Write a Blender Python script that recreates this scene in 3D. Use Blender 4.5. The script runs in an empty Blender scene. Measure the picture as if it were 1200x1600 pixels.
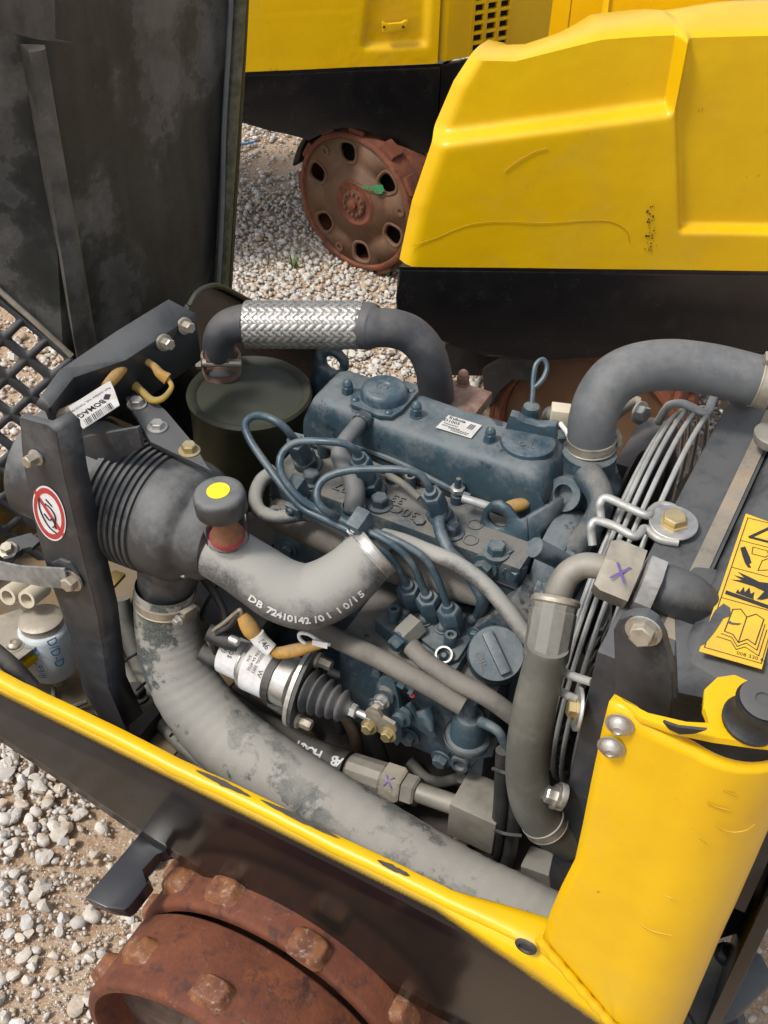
import bpy, bmesh, math, random
import numpy as np
from mathutils import Vector as V, Matrix, noise as mnoise
random.seed(7); rng = np.random.default_rng(7)
sc = bpy.context.scene
COL = sc.collection
R_ = math.radians
# ------------------------------------------------------------------ camera
F = 1788.0                                   # focal length in photo pixels (1200 x 1600)
CAM = V((0.537, -1.046, 1.779))
AX = Matrix(((0.8823, 0.4702, 0.0212), (-0.3270, 0.5791, 0.7468), (-0.3388, 0.6661, -0.6648)))  # rows: right, up, forward
def _orth():
    f = V(AX[2]).normalized(); u = V(AX[1]); u = (u - f * u.dot(f)).normalized(); r = f.cross(u)
    return r, u, f
CR, CU, CF = _orth()
cd = bpy.data.cameras.new('camera'); cam = bpy.data.objects.new('camera', cd); COL.objects.link(cam)
cd.sensor_fit = 'HORIZONTAL'; cd.sensor_width = 36; cd.lens = 36 * F / 1200
cd.clip_start = .05; cd.clip_end = 500
cam.matrix_world = Matrix(((CR.x, CU.x, -CF.x, CAM.x), (CR.y, CU.y, -CF.y, CAM.y), (CR.z, CU.z, -CF.z, CAM.z), (0, 0, 0, 1)))
sc.camera = cam
# ------------------------------------------------------------------ sky, sun, exposure
SUN_EL, SUN_AZ = 58, 215                      # bright hazy overcast; azimuth clockwise from +Y
w = bpy.data.worlds.new('World'); sc.world = w; w.use_nodes = True
nt = w.node_tree; bg = nt.nodes['Background']
sky = nt.nodes.new('ShaderNodeTexSky'); sky.sky_type = 'NISHITA'; sky.sun_disc = False
sky.sun_elevation = R_(SUN_EL); sky.sun_rotation = R_(SUN_AZ)
sky.air_density = 1.0; sky.dust_density = 2.5; sky.ozone_density = 1.0
hs = nt.nodes.new('ShaderNodeHueSaturation'); hs.inputs['Saturation'].default_value = .40   # thin even cloud: whitish sky
nt.links.new(sky.outputs[0], hs.inputs['Color']); nt.links.new(hs.outputs[0], bg.inputs[0]); bg.inputs[1].default_value = .12
sl = bpy.data.lights.new('sun', 'SUN'); sl.energy = 1.5; sl.angle = R_(10); sl.color = (1, .96, .9)
so = bpy.data.objects.new('sun', sl); COL.objects.link(so)
_a, _e = R_(SUN_AZ), R_(SUN_EL)
so.rotation_euler = V((math.sin(_a) * math.cos(_e), math.cos(_a) * math.cos(_e), math.sin(_e))).to_track_quat('Z', 'Y').to_euler()
sc.view_settings.view_transform = 'Standard'; sc.view_settings.look = 'None'
sc.view_settings.exposure = 0.90; sc.view_settings.gamma = 1
# ------------------------------------------------------------------ pixel -> point on a plane the thing touches
def ray(x, y): return CR * ((x - 600) / F) + CU * (-(y - 800) / F) + CF
def U(x, y, ax, v):
    i = 'xyz'.index(ax); r = ray(x, y); return CAM + r * ((v - CAM[i]) / r[i])
def UP(x, y, p0, n):
    r = ray(x, y); return CAM + r * ((p0 - CAM).dot(n) / r.dot(n))
def mpp(p): return (V(p) - CAM).dot(CF) / F      # metres per photo pixel at a point
# ------------------------------------------------------------------ materials
MATS = {}
def mat(name, col, rough=.5, metal=0., col2=None, s1=18., r1=(.4, .65), dust=0., dcol=(.33, .29, .23), ds=26., dup=.5,
        bump=0., bs=250., coat=0., sub=None, island=None, rvar=.0, spec=.5, trans=0.):
    if name in MATS: return MATS[name]
    m = bpy.data.materials.new(name); m.use_nodes = True; t = m.node_tree; N = t.nodes; L = t.links
    b = N['Principled BSDF']; b.inputs['Roughness'].default_value = rough; b.inputs['Metallic'].default_value = metal
    b.inputs['Specular IOR Level'].default_value = spec
    if coat: b.inputs['Coat Weight'].default_value = coat; b.inputs['Coat Roughness'].default_value = .12
    if trans: b.inputs['Transmission Weight'].default_value = trans
    g = N.new('ShaderNodeNewGeometry')
    def noise(scale, det=8, rgh=.66):
        n = N.new('ShaderNodeTexNoise'); n.inputs['Scale'].default_value = scale; n.inputs['Detail'].default_value = det
        n.inputs['Roughness'].default_value = rgh; L.new(g.outputs['Position'], n.inputs['Vector']); return n.outputs['Fac']
    def ramp(fac, a, c):
        r = N.new('ShaderNodeMapRange'); r.inputs['From Min'].default_value = a; r.inputs['From Max'].default_value = c
        L.new(fac, r.inputs['Value']); return r.outputs['Result']
    def mix(fac, A, B):
        x = N.new('ShaderNodeMix'); x.data_type = 'RGBA'
        L.new(fac, x.inputs['Factor'])
        for s, i in ((A, 6), (B, 7)):
            if isinstance(s, tuple): x.inputs[i].default_value = (*s, 1)
            else: L.new(s, x.inputs[i])
        return x.outputs[2]
    def math_(op, a, c):
        x = N.new('ShaderNodeMath'); x.operation = op; x.use_clamp = op == 'MULTIPLY'
        for s, i in ((a, 0), (c, 1)):
            if isinstance(s, (int, float)): x.inputs[i].default_value = s
            else: L.new(s, x.inputs[i])
        return x.outputs[0]
    c = tuple(col)
    if col2: c = mix(ramp(noise(s1), *r1), c, tuple(col2))
    if island:
        cr = N.new('ShaderNodeValToRGB'); cr.color_ramp.interpolation = 'CONSTANT'
        while len(cr.color_ramp.elements) < len(island): cr.color_ramp.elements.new(.5)
        for e, (p, k) in zip(cr.color_ramp.elements, island): e.position = p; e.color = (*k, 1)
        oi = N.new('ShaderNodeObjectInfo')
        s = math_('ADD', g.outputs['Random Per Island'], oi.outputs['Random'])
        fr = N.new('ShaderNodeMath'); fr.operation = 'FRACT'; L.new(s, fr.inputs[0])
        L.new(fr.outputs[0], cr.inputs[0])
        c = mix(ramp(noise(90), .35, .75), cr.outputs[0], mix(ramp(noise(30), .4, .6), (.50, .41, .31), (.66, .63, .58)))
        c = mix(math_('MULTIPLY', ramp(noise(400, 2), .3, .7), .35), c, (.30, .25, .2))
    f = None
    if dust:
        sx = N.new('ShaderNodeSeparateXYZ'); L.new(g.outputs['Normal'], sx.inputs[0])
        up = ramp(sx.outputs['Z'], -.3, 1.0)
        v = math_('ADD', noise(ds), math_('MULTIPLY', up, dup))
        v2 = math_('ADD', v, math_('MULTIPLY', noise(ds * 7, 3), .3))
        f = math_('MULTIPLY', ramp(v2, .68 + dup * .27, .95 + dup * .38), dust)
        c = mix(f, c, tuple(dcol))
        rr = N.new('ShaderNodeMapRange'); rr.inputs['To Min'].default_value = rough; rr.inputs['To Max'].default_value = .9
        L.new(f, rr.inputs['Value']); L.new(rr.outputs[0], b.inputs['Roughness'])
        if metal:
            mm = N.new('ShaderNodeMapRange'); mm.inputs['To Min'].default_value = metal; mm.inputs['To Max'].default_value = 0
            L.new(f, mm.inputs['Value']); L.new(mm.outputs[0], b.inputs['Metallic'])
    elif rvar:
        rr = N.new('ShaderNodeMapRange'); rr.inputs['To Min'].default_value = max(.03, rough - rvar); rr.inputs['To Max'].default_value = rough + rvar
        L.new(noise(14), rr.inputs['Value']); L.new(rr.outputs[0], b.inputs['Roughness'])
    if sub: c = sub(t, g, c, noise, ramp, mix, math_)
    if isinstance(c, tuple): b.inputs['Base Color'].default_value = (*c, 1)
    else: L.new(c, b.inputs['Base Color'])
    if bump:
        bn = N.new('ShaderNodeBump'); bn.inputs['Strength'].default_value = min(1, bump); bn.inputs['Distance'].default_value = .002 * max(1, bump)
        L.new(noise(bs, 6), bn.inputs['Height']); L.new(bn.outputs[0], b.inputs['Normal'])
    MATS[name] = m; return m
YEL, YEL2 = (.70, .425, .001), (.65, .375, .0015)
def chips(t, g, c, noise, ramp, mix, math_):           # worn spots of the yellow paint
    k = math_('MULTIPLY', ramp(noise(11, 8, .7), .66, .70), ramp(noise(160, 3), .45, .6))
    c = mix(math_('MULTIPLY', ramp(noise(5, 9, .75), .52, .70), .30), c, (.50, .33, .06))       # thin dust film
    c = mix(math_('MULTIPLY', ramp(noise(70, 6, .8), .66, .70), .5), c, (.22, .14, .02))          # pinhead chips
    return mix(k, c, (.26, .15, .02))
def overspray_reflection(t, g, c, noise, ramp, mix, math_):        # yellow overspray fading into black along the rail; gravel reflection painted below
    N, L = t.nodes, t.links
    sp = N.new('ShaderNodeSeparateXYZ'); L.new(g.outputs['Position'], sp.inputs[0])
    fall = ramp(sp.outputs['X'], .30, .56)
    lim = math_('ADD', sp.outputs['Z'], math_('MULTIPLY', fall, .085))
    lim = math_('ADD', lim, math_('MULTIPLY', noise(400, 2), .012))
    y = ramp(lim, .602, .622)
    tan = ramp(math_('ADD', sp.outputs['Z'], math_('MULTIPLY', noise(20), .006)), .556, .566)   # below this edge, brown is painted in for the reflected gravel
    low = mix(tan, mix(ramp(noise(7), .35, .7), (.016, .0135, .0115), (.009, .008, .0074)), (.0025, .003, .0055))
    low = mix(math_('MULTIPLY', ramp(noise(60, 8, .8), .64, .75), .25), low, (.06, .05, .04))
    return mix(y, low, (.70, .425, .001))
mat('yellow', YEL, .34, col2=YEL2, s1=6, bump=.08, bs=90, sub=chips, spec=.4)
mat('scratch', (.46, .26, .004), .5)
mat('yellow_dull', (.55, .33, .02), .55, col2=(.25, .2, .03), dust=.6, dcol=(.22, .16, .09))
mat('skirt_paint', (.02, .02, .02), .16, sub=overspray_reflection, bump=.05, bs=60)
mat('black_paint', (.005, .005, .006), .24, col2=(.008, .0075, .0075), rvar=.1, dust=.15, dcol=(.05, .045, .04), dup=.1, bump=.08, bs=50)
mat('black_gloss', (.013, .014, .017), .25, col2=(.02, .02, .024), rvar=.08)
mat('black_satin', (.020, .022, .026), .42, col2=(.040, .042, .047), s1=14, dust=.5, dcol=(.14, .14, .135), ds=22, bump=.06, bs=300)
mat('plastic', (.026, .027, .029), .42, col2=(.046, .047, .049), s1=10, dust=.65, dcol=(.18, .178, .17), ds=14, dup=.5, bump=.08, bs=420)
def stains(t, g, c, noise, ramp, mix, math_):           # dried tide marks and streaks on the inside of the hood
    N, L = t.nodes, t.links
    mp = N.new('ShaderNodeMapping'); mp.inputs['Scale'].default_value = (40, 40, 5); L.new(g.outputs['Position'], mp.inputs[0])
    sn = N.new('ShaderNodeTexNoise'); sn.inputs['Scale'].default_value = 1; sn.inputs['Detail'].default_value = 7; L.new(mp.outputs[0], sn.inputs['Vector'])
    streak = ramp(sn.outputs['Fac'], .40, .72)
    a = noise(2.6, 6, .6); b = noise(7, 9, .7)
    k = math_('ADD', a, math_('MULTIPLY', b, .30))
    e = ramp(k, .600, .690)                              # inside / outside of the wet patch
    dry = mix(ramp(b, .34, .66), (.030, .030, .030), (.115, .111, .103))
    dry = mix(math_('MULTIPLY', streak, .40), dry, (.11, .106, .098))
    wet = mix(ramp(noise(12, 9, .7), .4, .8), (.010, .012, .010), (.034, .036, .028))
    wet = mix(math_('MULTIPLY', streak, .20), wet, (.07, .068, .06))
    c = mix(e, wet, dry)
    line = math_('MULTIPLY', ramp(k, .636, .642), ramp(k, .658, .646))
    c = mix(math_('MULTIPLY', line, .22), c, (.14, .136, .125))
    return mix(math_('MULTIPLY', ramp(noise(140, 4, .8), .64, .70), .35), c, (.16, .15, .13))
mat('hood_inside', (.03, .03, .03), .55, sub=stains, bump=.12, bs=120)
mat('rubber_black', (.008, .008, .009), .55, col2=(.018, .018, .018), s1=50, bump=.5, bs=120)
mat('hood_rib', (.045, .044, .040), .6, col2=(.115, .105, .088), s1=16, dust=.3, bump=.2, bs=160)
mat('hood_edge', (.03, .035, .012), .5, col2=(.10, .095, .06), s1=60, dust=.3, bump=.3, bs=140)
mat('olive', (.012, .015, .005), .45, col2=(.028, .032, .008), s1=9, dust=.4, dcol=(.06, .06, .05), ds=18, dup=.7, bump=.1, bs=160)
def casting(t, g, c, noise, ramp, mix, math_):          # oil stains, bare rub marks and rust freckles on the castings
    c = mix(math_('MULTIPLY', ramp(noise(17, 9, .7), .60, .63), .75), c, (.007, .014, .020))
    c = mix(math_('MULTIPLY', ramp(noise(60, 8, .8), .66, .69), .8), c, (.20, .12, .065))
    return mix(math_('MULTIPLY', ramp(noise(240, 4, .8), .66, .70), .5), c, (.30, .29, .27))
mat('blue', (.025, .047, .061), .38, col2=(.038, .067, .085), s1=16, dust=.7, dcol=(.17, .18, .175), ds=20, dup=.36, bump=.22, bs=330, sub=casting)
mat('blue_clean', (.026, .050, .068), .36, col2=(.038, .068, .090), s1=22, dust=.45, dcol=(.25, .25, .23), ds=30, dup=.25, bump=.05, bs=300)
mat('blue_dirty', (.018, .036, .052), .5, col2=(.04, .058, .07), s1=26, dust=.75, dcol=(.19, .172, .145), ds=24, dup=.45, bump=.2, bs=240, sub=casting)
mat('grime', (.006, .0065, .007), .55, col2=(.018, .0165, .015), s1=22, dust=.5, dcol=(.10, .085, .07), bump=.3, bs=160)
mat('floor_paint', (.30, .17, .015), .6, col2=(.07, .055, .03), s1=14, r1=(.38, .6), dust=.8, dcol=(.17, .13, .09), ds=15, bump=.2, bs=200)
def weave(t, g, c, noise, ramp, mix, math_):
    return mix(math_('MULTIPLY', ramp(noise(420, 3, .8), .50, .6), .35), c, (.27, .26, .24))
mat('rubber', (.050, .053, .054), .55, col2=(.125, .123, .117), s1=16, r1=(.42, .56), dust=.95, dcol=(.28, .27, .24), ds=16, dup=.75, bump=.18, bs=420, sub=weave)
mat('rubber_big', (.050, .058, .055), .6, col2=(.25, .238, .21), s1=10, r1=(.445, .475), dust=.8, dcol=(.31, .295, .26), ds=14, dup=.35, bump=.25, bs=420, sub=weave)
mat('rubber_dark', (.075, .08, .085), .55, col2=(.11, .115, .118), s1=10, dust=.45, dcol=(.24, .225, .2), ds=16, dup=.3, bump=.15, bs=380)
mat('rubber_tan', (.085, .08, .072), .7, col2=(.15, .138, .115), s1=24, dust=.7, dcol=(.17, .152, .125), ds=20, bump=.3, bs=380)
mat('hose_black', (.014, .015, .016), .5, col2=(.032, .032, .031), dust=.45, dcol=(.15, .135, .115), bump=.1)
mat('hose_olive', (.075, .076, .066), .5, col2=(.12, .118, .10), s1=9, dust=.55, dcol=(.25, .235, .2), ds=14, bump=.12, bs=300)
mat('pipe_grey', (.05, .053, .060), .55, metal=.3, col2=(.075, .077, .082), s1=14, dust=.4, dcol=(.16, .14, .12), ds=30, bump=.15, bs=240)
mat('steel', (.50, .48, .44), .38, metal=.9, col2=(.36, .34, .31), s1=40, dust=.6, dcol=(.32, .28, .22), ds=30, dup=.3, bump=.06, bs=350)
mat('zinc', (.55, .54, .51), .35, metal=.85, col2=(.42, .41, .38), s1=60, dust=.5, dcol=(.36, .32, .26), dup=.2)
mat('tube_tan', (.17, .158, .132), .45, metal=.25, col2=(.24, .22, .185), s1=18, dust=.5, dcol=(.29, .265, .22), ds=20, dup=.3, bump=.08, bs=300)
mat('brass', (.50, .38, .16), .4, metal=.85, col2=(.36, .29, .16), s1=70, dust=.4)
mat('nickel_tan', (.42, .38, .31), .42, metal=.75, col2=(.30, .27, .22), s1=40, dust=.7, dcol=(.33, .28, .21), dup=.3)
mat('braid', (.46, .44, .41), .46, metal=.85, col2=(.33, .315, .285), s1=60, dust=.35, dcol=(.36, .31, .24), dup=.1)
mat('wire_grey', (.46, .46, .44), .42, metal=.45, col2=(.33, .33, .315), s1=30, dust=.5, dcol=(.30, .26, .2), dup=.2)
def rustsub(t, g, c, noise, ramp, mix, math_):
    c = mix(ramp(noise(13, 6), .4, .65), (.105, .027, .011), (.17, .052, .021))
    c = mix(ramp(noise(38, 6, .7), .52, .66), c, (.05, .018, .012))
    c = mix(math_('MULTIPLY', ramp(noise(9, 9, .75), .57, .65), .6), c, (.24, .075, .018))
    return mix(math_('MULTIPLY', ramp(noise(55, 9, .8), .60, .66), .45), c, (.22, .17, .13))
mat('rust', (.15, .05, .02), .8, sub=rustsub, bump=.55, bs=170)
def rustlug(t, g, c, noise, ramp, mix, math_):
    c = mix(ramp(noise(40, 7, .7), .4, .6), (.11, .035, .018), (.22, .085, .03))
    return mix(math_('MULTIPLY', ramp(noise(110, 9, .8), .55, .62), .7), c, (.34, .29, .235))
mat('rust_worn', (.2, .1, .05), .6, sub=rustlug, bump=.35, bs=260)
mat('rust_dark', (.05, .028, .02), .85, col2=(.11, .07, .05), s1=20, bump=.4, bs=150)
def disc_rust(t, g, c, noise, ramp, mix, math_):
    c = mix(ramp(noise(9, 6), .38, .65), (.105, .045, .020), (.125, .070, .036))
    return mix(math_('MULTIPLY', ramp(noise(26, 7, .7), .56, .7), .6), c, (.20, .08, .03))
mat('rust_disc', (.15, .07, .04), .7, sub=disc_rust, bump=.35, bs=150)
mat('rust_clamp', (.17, .085, .06), .85, col2=(.24, .17, .13), s1=70, bump=.5, bs=300)
mat('white_label', (.66, .66, .66), .45, col2=(.54, .53, .51), s1=60, dust=.5, ds=40)
mat('tank_white', (.62, .68, .72), .35, col2=(.5, .56, .6), s1=25, dust=.3)
mat('ink', (.02, .02, .022), .6)
mat('ink_blue', (.03, .22, .48), .5)
mat('ink_violet', (.10, .06, .25), .6)
mat('ink_white', (.62, .62, .60), .6, col2=(.17, .167, .16), s1=150, r1=(.60, .68))
mat('sign_yellow', (.76, .46, .004), .42, col2=(.70, .40, .006), s1=40, dust=.15, ds=40)
mat('sign_red', (.42, .03, .03), .45, col2=(.34, .03, .03))
mat('spray_green', (.02, .20, .07), .7, col2=(.08, .09, .04), s1=90, r1=(.5, .6))
mat('cap_yellow', (.80, .62, .02), .4)
mat('sleeve', (.50, .26, .03), .8, col2=(.33, .19, .05), s1=120, dust=.5, dcol=(.30, .23, .14), bump=.8, bs=900)
mat('gasket', (.10, .092, .078), .8, col2=(.24, .165, .10), s1=12, r1=(.45, .6), dust=.5)
mat('tape_brown', (.16, .10, .055), .6, col2=(.10, .065, .04), s1=60, dust=.5)
mat('webbing', (.23, .225, .21), .8, col2=(.13, .13, .125), s1=50, bump=.4, bs=700)
mat('cap_red', (.45, .03, .06), .4)
mat('rust_cone', (.25, .10, .045), .7, col2=(.18, .07, .03), s1=80)
mat('grass', (.07, .12, .03), .6, col2=(.12, .17, .05))
mat('plug_cream', (.55, .48, .36), .5)
gl = mat('clear_bowl', (.92, .93, .93), .04, trans=1.0); gl.node_tree.nodes['Principled BSDF'].inputs['IOR'].default_value = 1.08
STONE_RAMP = [(0, (.54, .52, .49)), (.20, (.46, .45, .44)), (.36, (.64, .61, .57)), (.50, (.46, .37, .28)), (.64, (.53, .48, .41)),
              (.78, (.40, .40, .40)), (.89, (.48, .30, .15)), (.95, (.54, .44, .33))]
mat('stone', (.5, .5, .5), .9, island=STONE_RAMP, bump=.6, bs=200, spec=.15)
def soil(t, g, c, noise, ramp, mix, math_):
    c = mix(ramp(noise(2.2, 5), .38, .62), (.36, .235, .145), (.42, .33, .24))
    c = mix(ramp(noise(45, 6, .7), .42, .66), c, (.30, .175, .095))
    c = mix(ramp(noise(240, 3, .8), .52, .62), c, (.50, .45, .38))
    return mix(math_('MULTIPLY', ramp(noise(160, 3), .60, .68), .6), c, (.20, .13, .085))
mat('soil', (.35, .25, .16), .95, sub=soil, bump=1.0, bs=150, spec=.1)

# ------------------------------------------------------------------ object helpers
WORLD = {}
def thing(name, label, cat, loc, group=None):
    o = bpy.data.objects.new(name, None); COL.objects.link(o); o.location = loc; o.empty_display_size = .05
    o['label'] = label; o['category'] = cat
    if group: o['group'] = group
    WORLD[o.name] = Matrix.Translation(V(loc)); return o
def link(name, me, parent=None, mw=None):
    o = bpy.data.objects.new(name, me); COL.objects.link(o)
    if mw is not None: o.matrix_basis = mw
    if parent is not None:
        o.parent = parent; o.matrix_parent_inverse = WORLD[parent.name].inverted()
    WORLD[o.name] = mw if mw is not None else Matrix.Identity(4)
    return o
def tag(o, label, cat, group=None, kind=None):
    if label: o['label'] = label
    if cat: o['category'] = cat
    if group: o['group'] = group
    if kind: o['kind'] = kind
    return o
def perp(d):
    d = V(d).normalized(); a = V((0, 0, 1)) if abs(d.z) < .9 else V((1, 0, 0))
    x = a.cross(d).normalized(); return x, d.cross(x)
def spline(pts, n=8):
    """Catmull-Rom through rows (x, y, z, r)."""
    P = [np.array(p, float) for p in pts]
    if len(P) < 3: return P
    P = [2 * P[0] - P[1]] + P + [2 * P[-1] - P[-2]]
    out = []
    for i in range(1, len(P) - 2):
        a, b, c, d = P[i - 1:i + 3]
        for k in range(n):
            t = k / n
            out.append(.5 * ((2 * b) + (c - a) * t + (2 * a - 5 * b + 4 * c - d) * t * t + (3 * b - a - 3 * c + d) * t ** 3))
    out.append(P[-2]); return out
class B:
    """Collects shapes; build() links them as one mesh object."""
    def __init__(s): s.bm = bmesh.new()
    def ring_strip(s, rings, cap=True, closed=False):
        vs = [[s.bm.verts.new(p) for p in r] for r in rings]
        m = len(rings)
        for i in range(m if closed else m - 1):
            a, b = vs[i], vs[(i + 1) % m]; n = len(a)
            for j in range(n):
                try: s.bm.faces.new((a[j], a[(j + 1) % n], b[(j + 1) % n], b[j]))
                except ValueError: pass
        if cap and not closed:
            for r, fl in ((vs[0], True), (vs[-1], False)):
                try: s.bm.faces.new(r[::-1] if fl else r)
                except ValueError: pass
        return s
    def tube(s, pts, r=None, seg=14, n=8, cap=True, smooth=True, closed=False, wob=None):
        P = [(*p[:3], p[3] if len(p) > 3 else r) for p in [tuple(q) for q in pts]]
        S = spline(P, n) if smooth and not closed else [np.array(p, float) for p in P]
        C = [V(q[:3]) for q in S]; m = len(C)
        T = []
        for i in range(m):
            a = C[(i - 1) % m] if closed else C[max(0, i - 1)]; b = C[(i + 1) % m] if closed else C[min(m - 1, i + 1)]
            T.append((b - a).normalized())
        x, y = perp(T[0]); rings = []
        for i in range(m):
            x = (x - T[i] * x.dot(T[i])).normalized(); y = T[i].cross(x); rr = S[i][3]
            if wob: rr *= wob(i)
            rings.append([C[i] + (x * math.cos(2 * math.pi * k / seg) + y * math.sin(2 * math.pi * k / seg)) * rr for k in range(seg)])
        return s.ring_strip(rings, cap, closed)
    def lathe(s, p0, d, prof, seg=28, cap=True, phase=0, squash=1.0):
        """prof: (distance along d, radius)"""
        d = V(d).normalized(); x, y = perp(d); p0 = V(p0)
        return s.ring_strip([[p0 + d * h + (x * math.cos(2 * math.pi * k / seg + phase) + y * squash * math.sin(2 * math.pi * k / seg + phase)) * max(r, 1e-5) for k in range(seg)] for h, r in prof], cap)
    def hexa(s, p0, d, r, h, ch=.12):
        return s.lathe(p0, d, [(0, r), (h * (1 - ch), r), (h, r * .86)], seg=6)
    def prism(s, poly, vec, bev=0.):
        vec = V(vec); a = [s.bm.verts.new(V(p)) for p in poly]; b = [s.bm.verts.new(V(p) + vec) for p in poly]; n = len(a)
        fs = [s.bm.faces.new(a[::-1]), s.bm.faces.new(b)]
        for j in range(n): fs.append(s.bm.faces.new((a[j], a[(j + 1) % n], b[(j + 1) % n], b[j])))
        if bev:
            es = list({e for f in fs for e in f.edges})
            bmesh.ops.bevel(s.bm, geom=es, offset=bev, segments=2, affect='EDGES', profile=.6, clamp_overlap=True)
        return s
    def box(s, c, x, y, z, bev=0.):
        c, x, y, z = V(c), V(x), V(y), V(z)
        return s.prism([c - x - y - z, c + x - y - z, c + x + y - z, c - x + y - z], z * 2, bev)
    def bx(s, x0, x1, y0, y1, z0, z1, bev=0.):
        return s.prism([(x0, y0, z0), (x1, y0, z0), (x1, y1, z0), (x0, y1, z0)], (0, 0, z1 - z0), bev)
    def face(s, pts): s.bm.faces.new([s.bm.verts.new(V(p)) for p in pts]); return s
    def build(s, name, m, parent=None, sharp=38, solid=0, flat=False):
        bmesh.ops.recalc_face_normals(s.bm, faces=s.bm.faces)
        me = bpy.data.meshes.new(name); s.bm.to_mesh(me); s.bm.free()
        me.polygons.foreach_set('use_smooth', [not flat] * len(me.polygons)); me.set_sharp_from_angle(angle=R_(sharp))
        me.materials.append(MATS[m]); o = link(name, me, parent)
        if solid:
            md = o.modifiers.new('thickness', 'SOLIDIFY'); md.thickness = solid; md.offset = 0
        return o
UNIT = {}
def inst(kind, m, name, parent, p, d, r, h, spin=0.):
    """A bolt, nut or washer: unit mesh (radius 1, height 1 along z) shared between alike pieces."""
    k = (kind, m)
    if k not in UNIT:
        b = B()
        if kind == 'hex': b.lathe((0, 0, -.15), (0, 0, 1), [(0, 1.28), (.25, 1.28), (.27, 1.0), (.3, 1.0), (1.05, 1.0), (1.15, .86)], seg=6)
        elif kind == 'hexw': b.lathe((0, 0, -.1), (0, 0, 1), [(0, 1.45), (.28, 1.45), (.3, 1.2)], seg=20); b.lathe((0, 0, .15), (0, 0, 1), [(0, 1), (.8, 1), (.95, .85)], seg=6)
        elif kind == 'dome': b.lathe((0, 0, -.1), (0, 0, 1), [(0, 1.25), (.15, 1.25), (.2, 1.0), (.5, .95), (.8, .75), (1.0, .42), (1.02, .40), (.85, .33), (.8, .0)], seg=18)
        elif kind == 'cap': b.lathe((0, 0, -.1), (0, 0, 1), [(0, 1.15), (.12, 1.15), (.13, 1.0)], seg=16); b.lathe((0, 0, 0), (0, 0, 1), [(0, 1), (.5, 1), (.56, .9)], seg=6); b.lathe((0, 0, .5), (0, 0, 1), [(0, .86), (.2, .84), (.36, .68), (.48, .35), (.5, .05)], seg=14)
        elif kind == 'socket': b.lathe((0, 0, -.1), (0, 0, 1), [(0, 1), (.95, 1), (1.1, .92), (1.1, .5), (.75, .48), (.72, .02)], seg=18)
        elif kind == 'washer': b.lathe((0, 0, 0), (0, 0, 1), [(0, 1), (.9, 1), (1, .97)], seg=28)
        me_o = b.build('shared_' + kind, m); UNIT[k] = me_o.data; bpy.data.objects.remove(me_o)
    q = V(d).normalized().to_track_quat('Z', 'Y').to_matrix().to_4x4()
    mw = Matrix.Translation(V(p)) @ q @ Matrix.Rotation(spin, 4, 'Z') @ Matrix.Diagonal((r, r, h, 1))
    return link(name, UNIT[k], parent, mw)
def text(s, p, xd, yd, size, m, parent, name='lettering', depth=0., bold=0.):
    cu = bpy.data.curves.new('txt', 'FONT'); cu.body = s; cu.size = 1; cu.align_x = 'CENTER'; cu.align_y = 'CENTER'
    cu.extrude = depth / max(size, 1e-6); cu.resolution_u = 2; cu.offset = bold
    o = bpy.data.objects.new('txt', cu); COL.objects.link(o)
    me = bpy.data.meshes.new_from_object(o.evaluated_get(bpy.context.evaluated_depsgraph_get()))
    bpy.data.objects.remove(o); bpy.data.curves.remove(cu)
    x = V(xd).normalized(); z = x.cross(V(yd)).normalized(); y = z.cross(x)
    mw = Matrix(((x.x, y.x, z.x, p[0]), (x.y, y.y, z.y, p[1]), (x.z, y.z, z.z, p[2]), (0, 0, 0, 1))) @ Matrix.Scale(size, 4)
    me.transform(mw); me.materials.clear(); me.materials.append(MATS[m])
    return link(name, me, parent)
def hosept(rows, default=('y', 0), rpx=None):
    """rows (px, py, axis, value, radius in pixels) -> (x, y, z, r in metres)"""
    out = []
    for r in rows:
        p = U(r[0], r[1], r[2], r[3]); rp = r[4] if len(r) > 4 else rpx
        out.append((p.x, p.y, p.z, rp * mpp(p)))
    return out
TOCAM = lambda p: (CAM - V(p)).normalized()
def disc(name, m, parent, p, n, r, h=.0006, seg=24):
    return B().lathe(p, n, [(0, r), (h, r)], seg=seg).build(name, m, parent)
def clamp_band(parent, p, d, r, wdt, m='steel', name='hose_clamp', screw=None):
    """Worm-drive hose clamp: band with raised edges, housing and screw."""
    d = V(d).normalized()
    o = B().lathe(V(p) - d * wdt / 2, d, [(0, r * .98), (0, r * 1.05), (wdt * .1, r * 1.06), (wdt * .15, r * 1.035), (wdt * .85, r * 1.035), (wdt * .9, r * 1.06), (wdt, r * 1.05), (wdt, r * .98)], seg=36, cap=False).build(name, m, parent)
    if screw is not None:
        s = V(screw); s = (s - d * s.dot(d)).normalized(); t = d.cross(s)
        c = V(p) + s * r * 1.12
        B().box(c, d * wdt * .62, t * r * .30, s * r * .12, .0012).lathe(c - t * r * .42, t, [(0, r * .11), (r * .84, r * .11)], seg=12).build('clamp_housing', m, o if parent is not None else None)
        inst('hexw', 'zinc', 'clamp_screw', o, c + t * r * .42, t, r * .13, r * .2)
    return o
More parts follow.
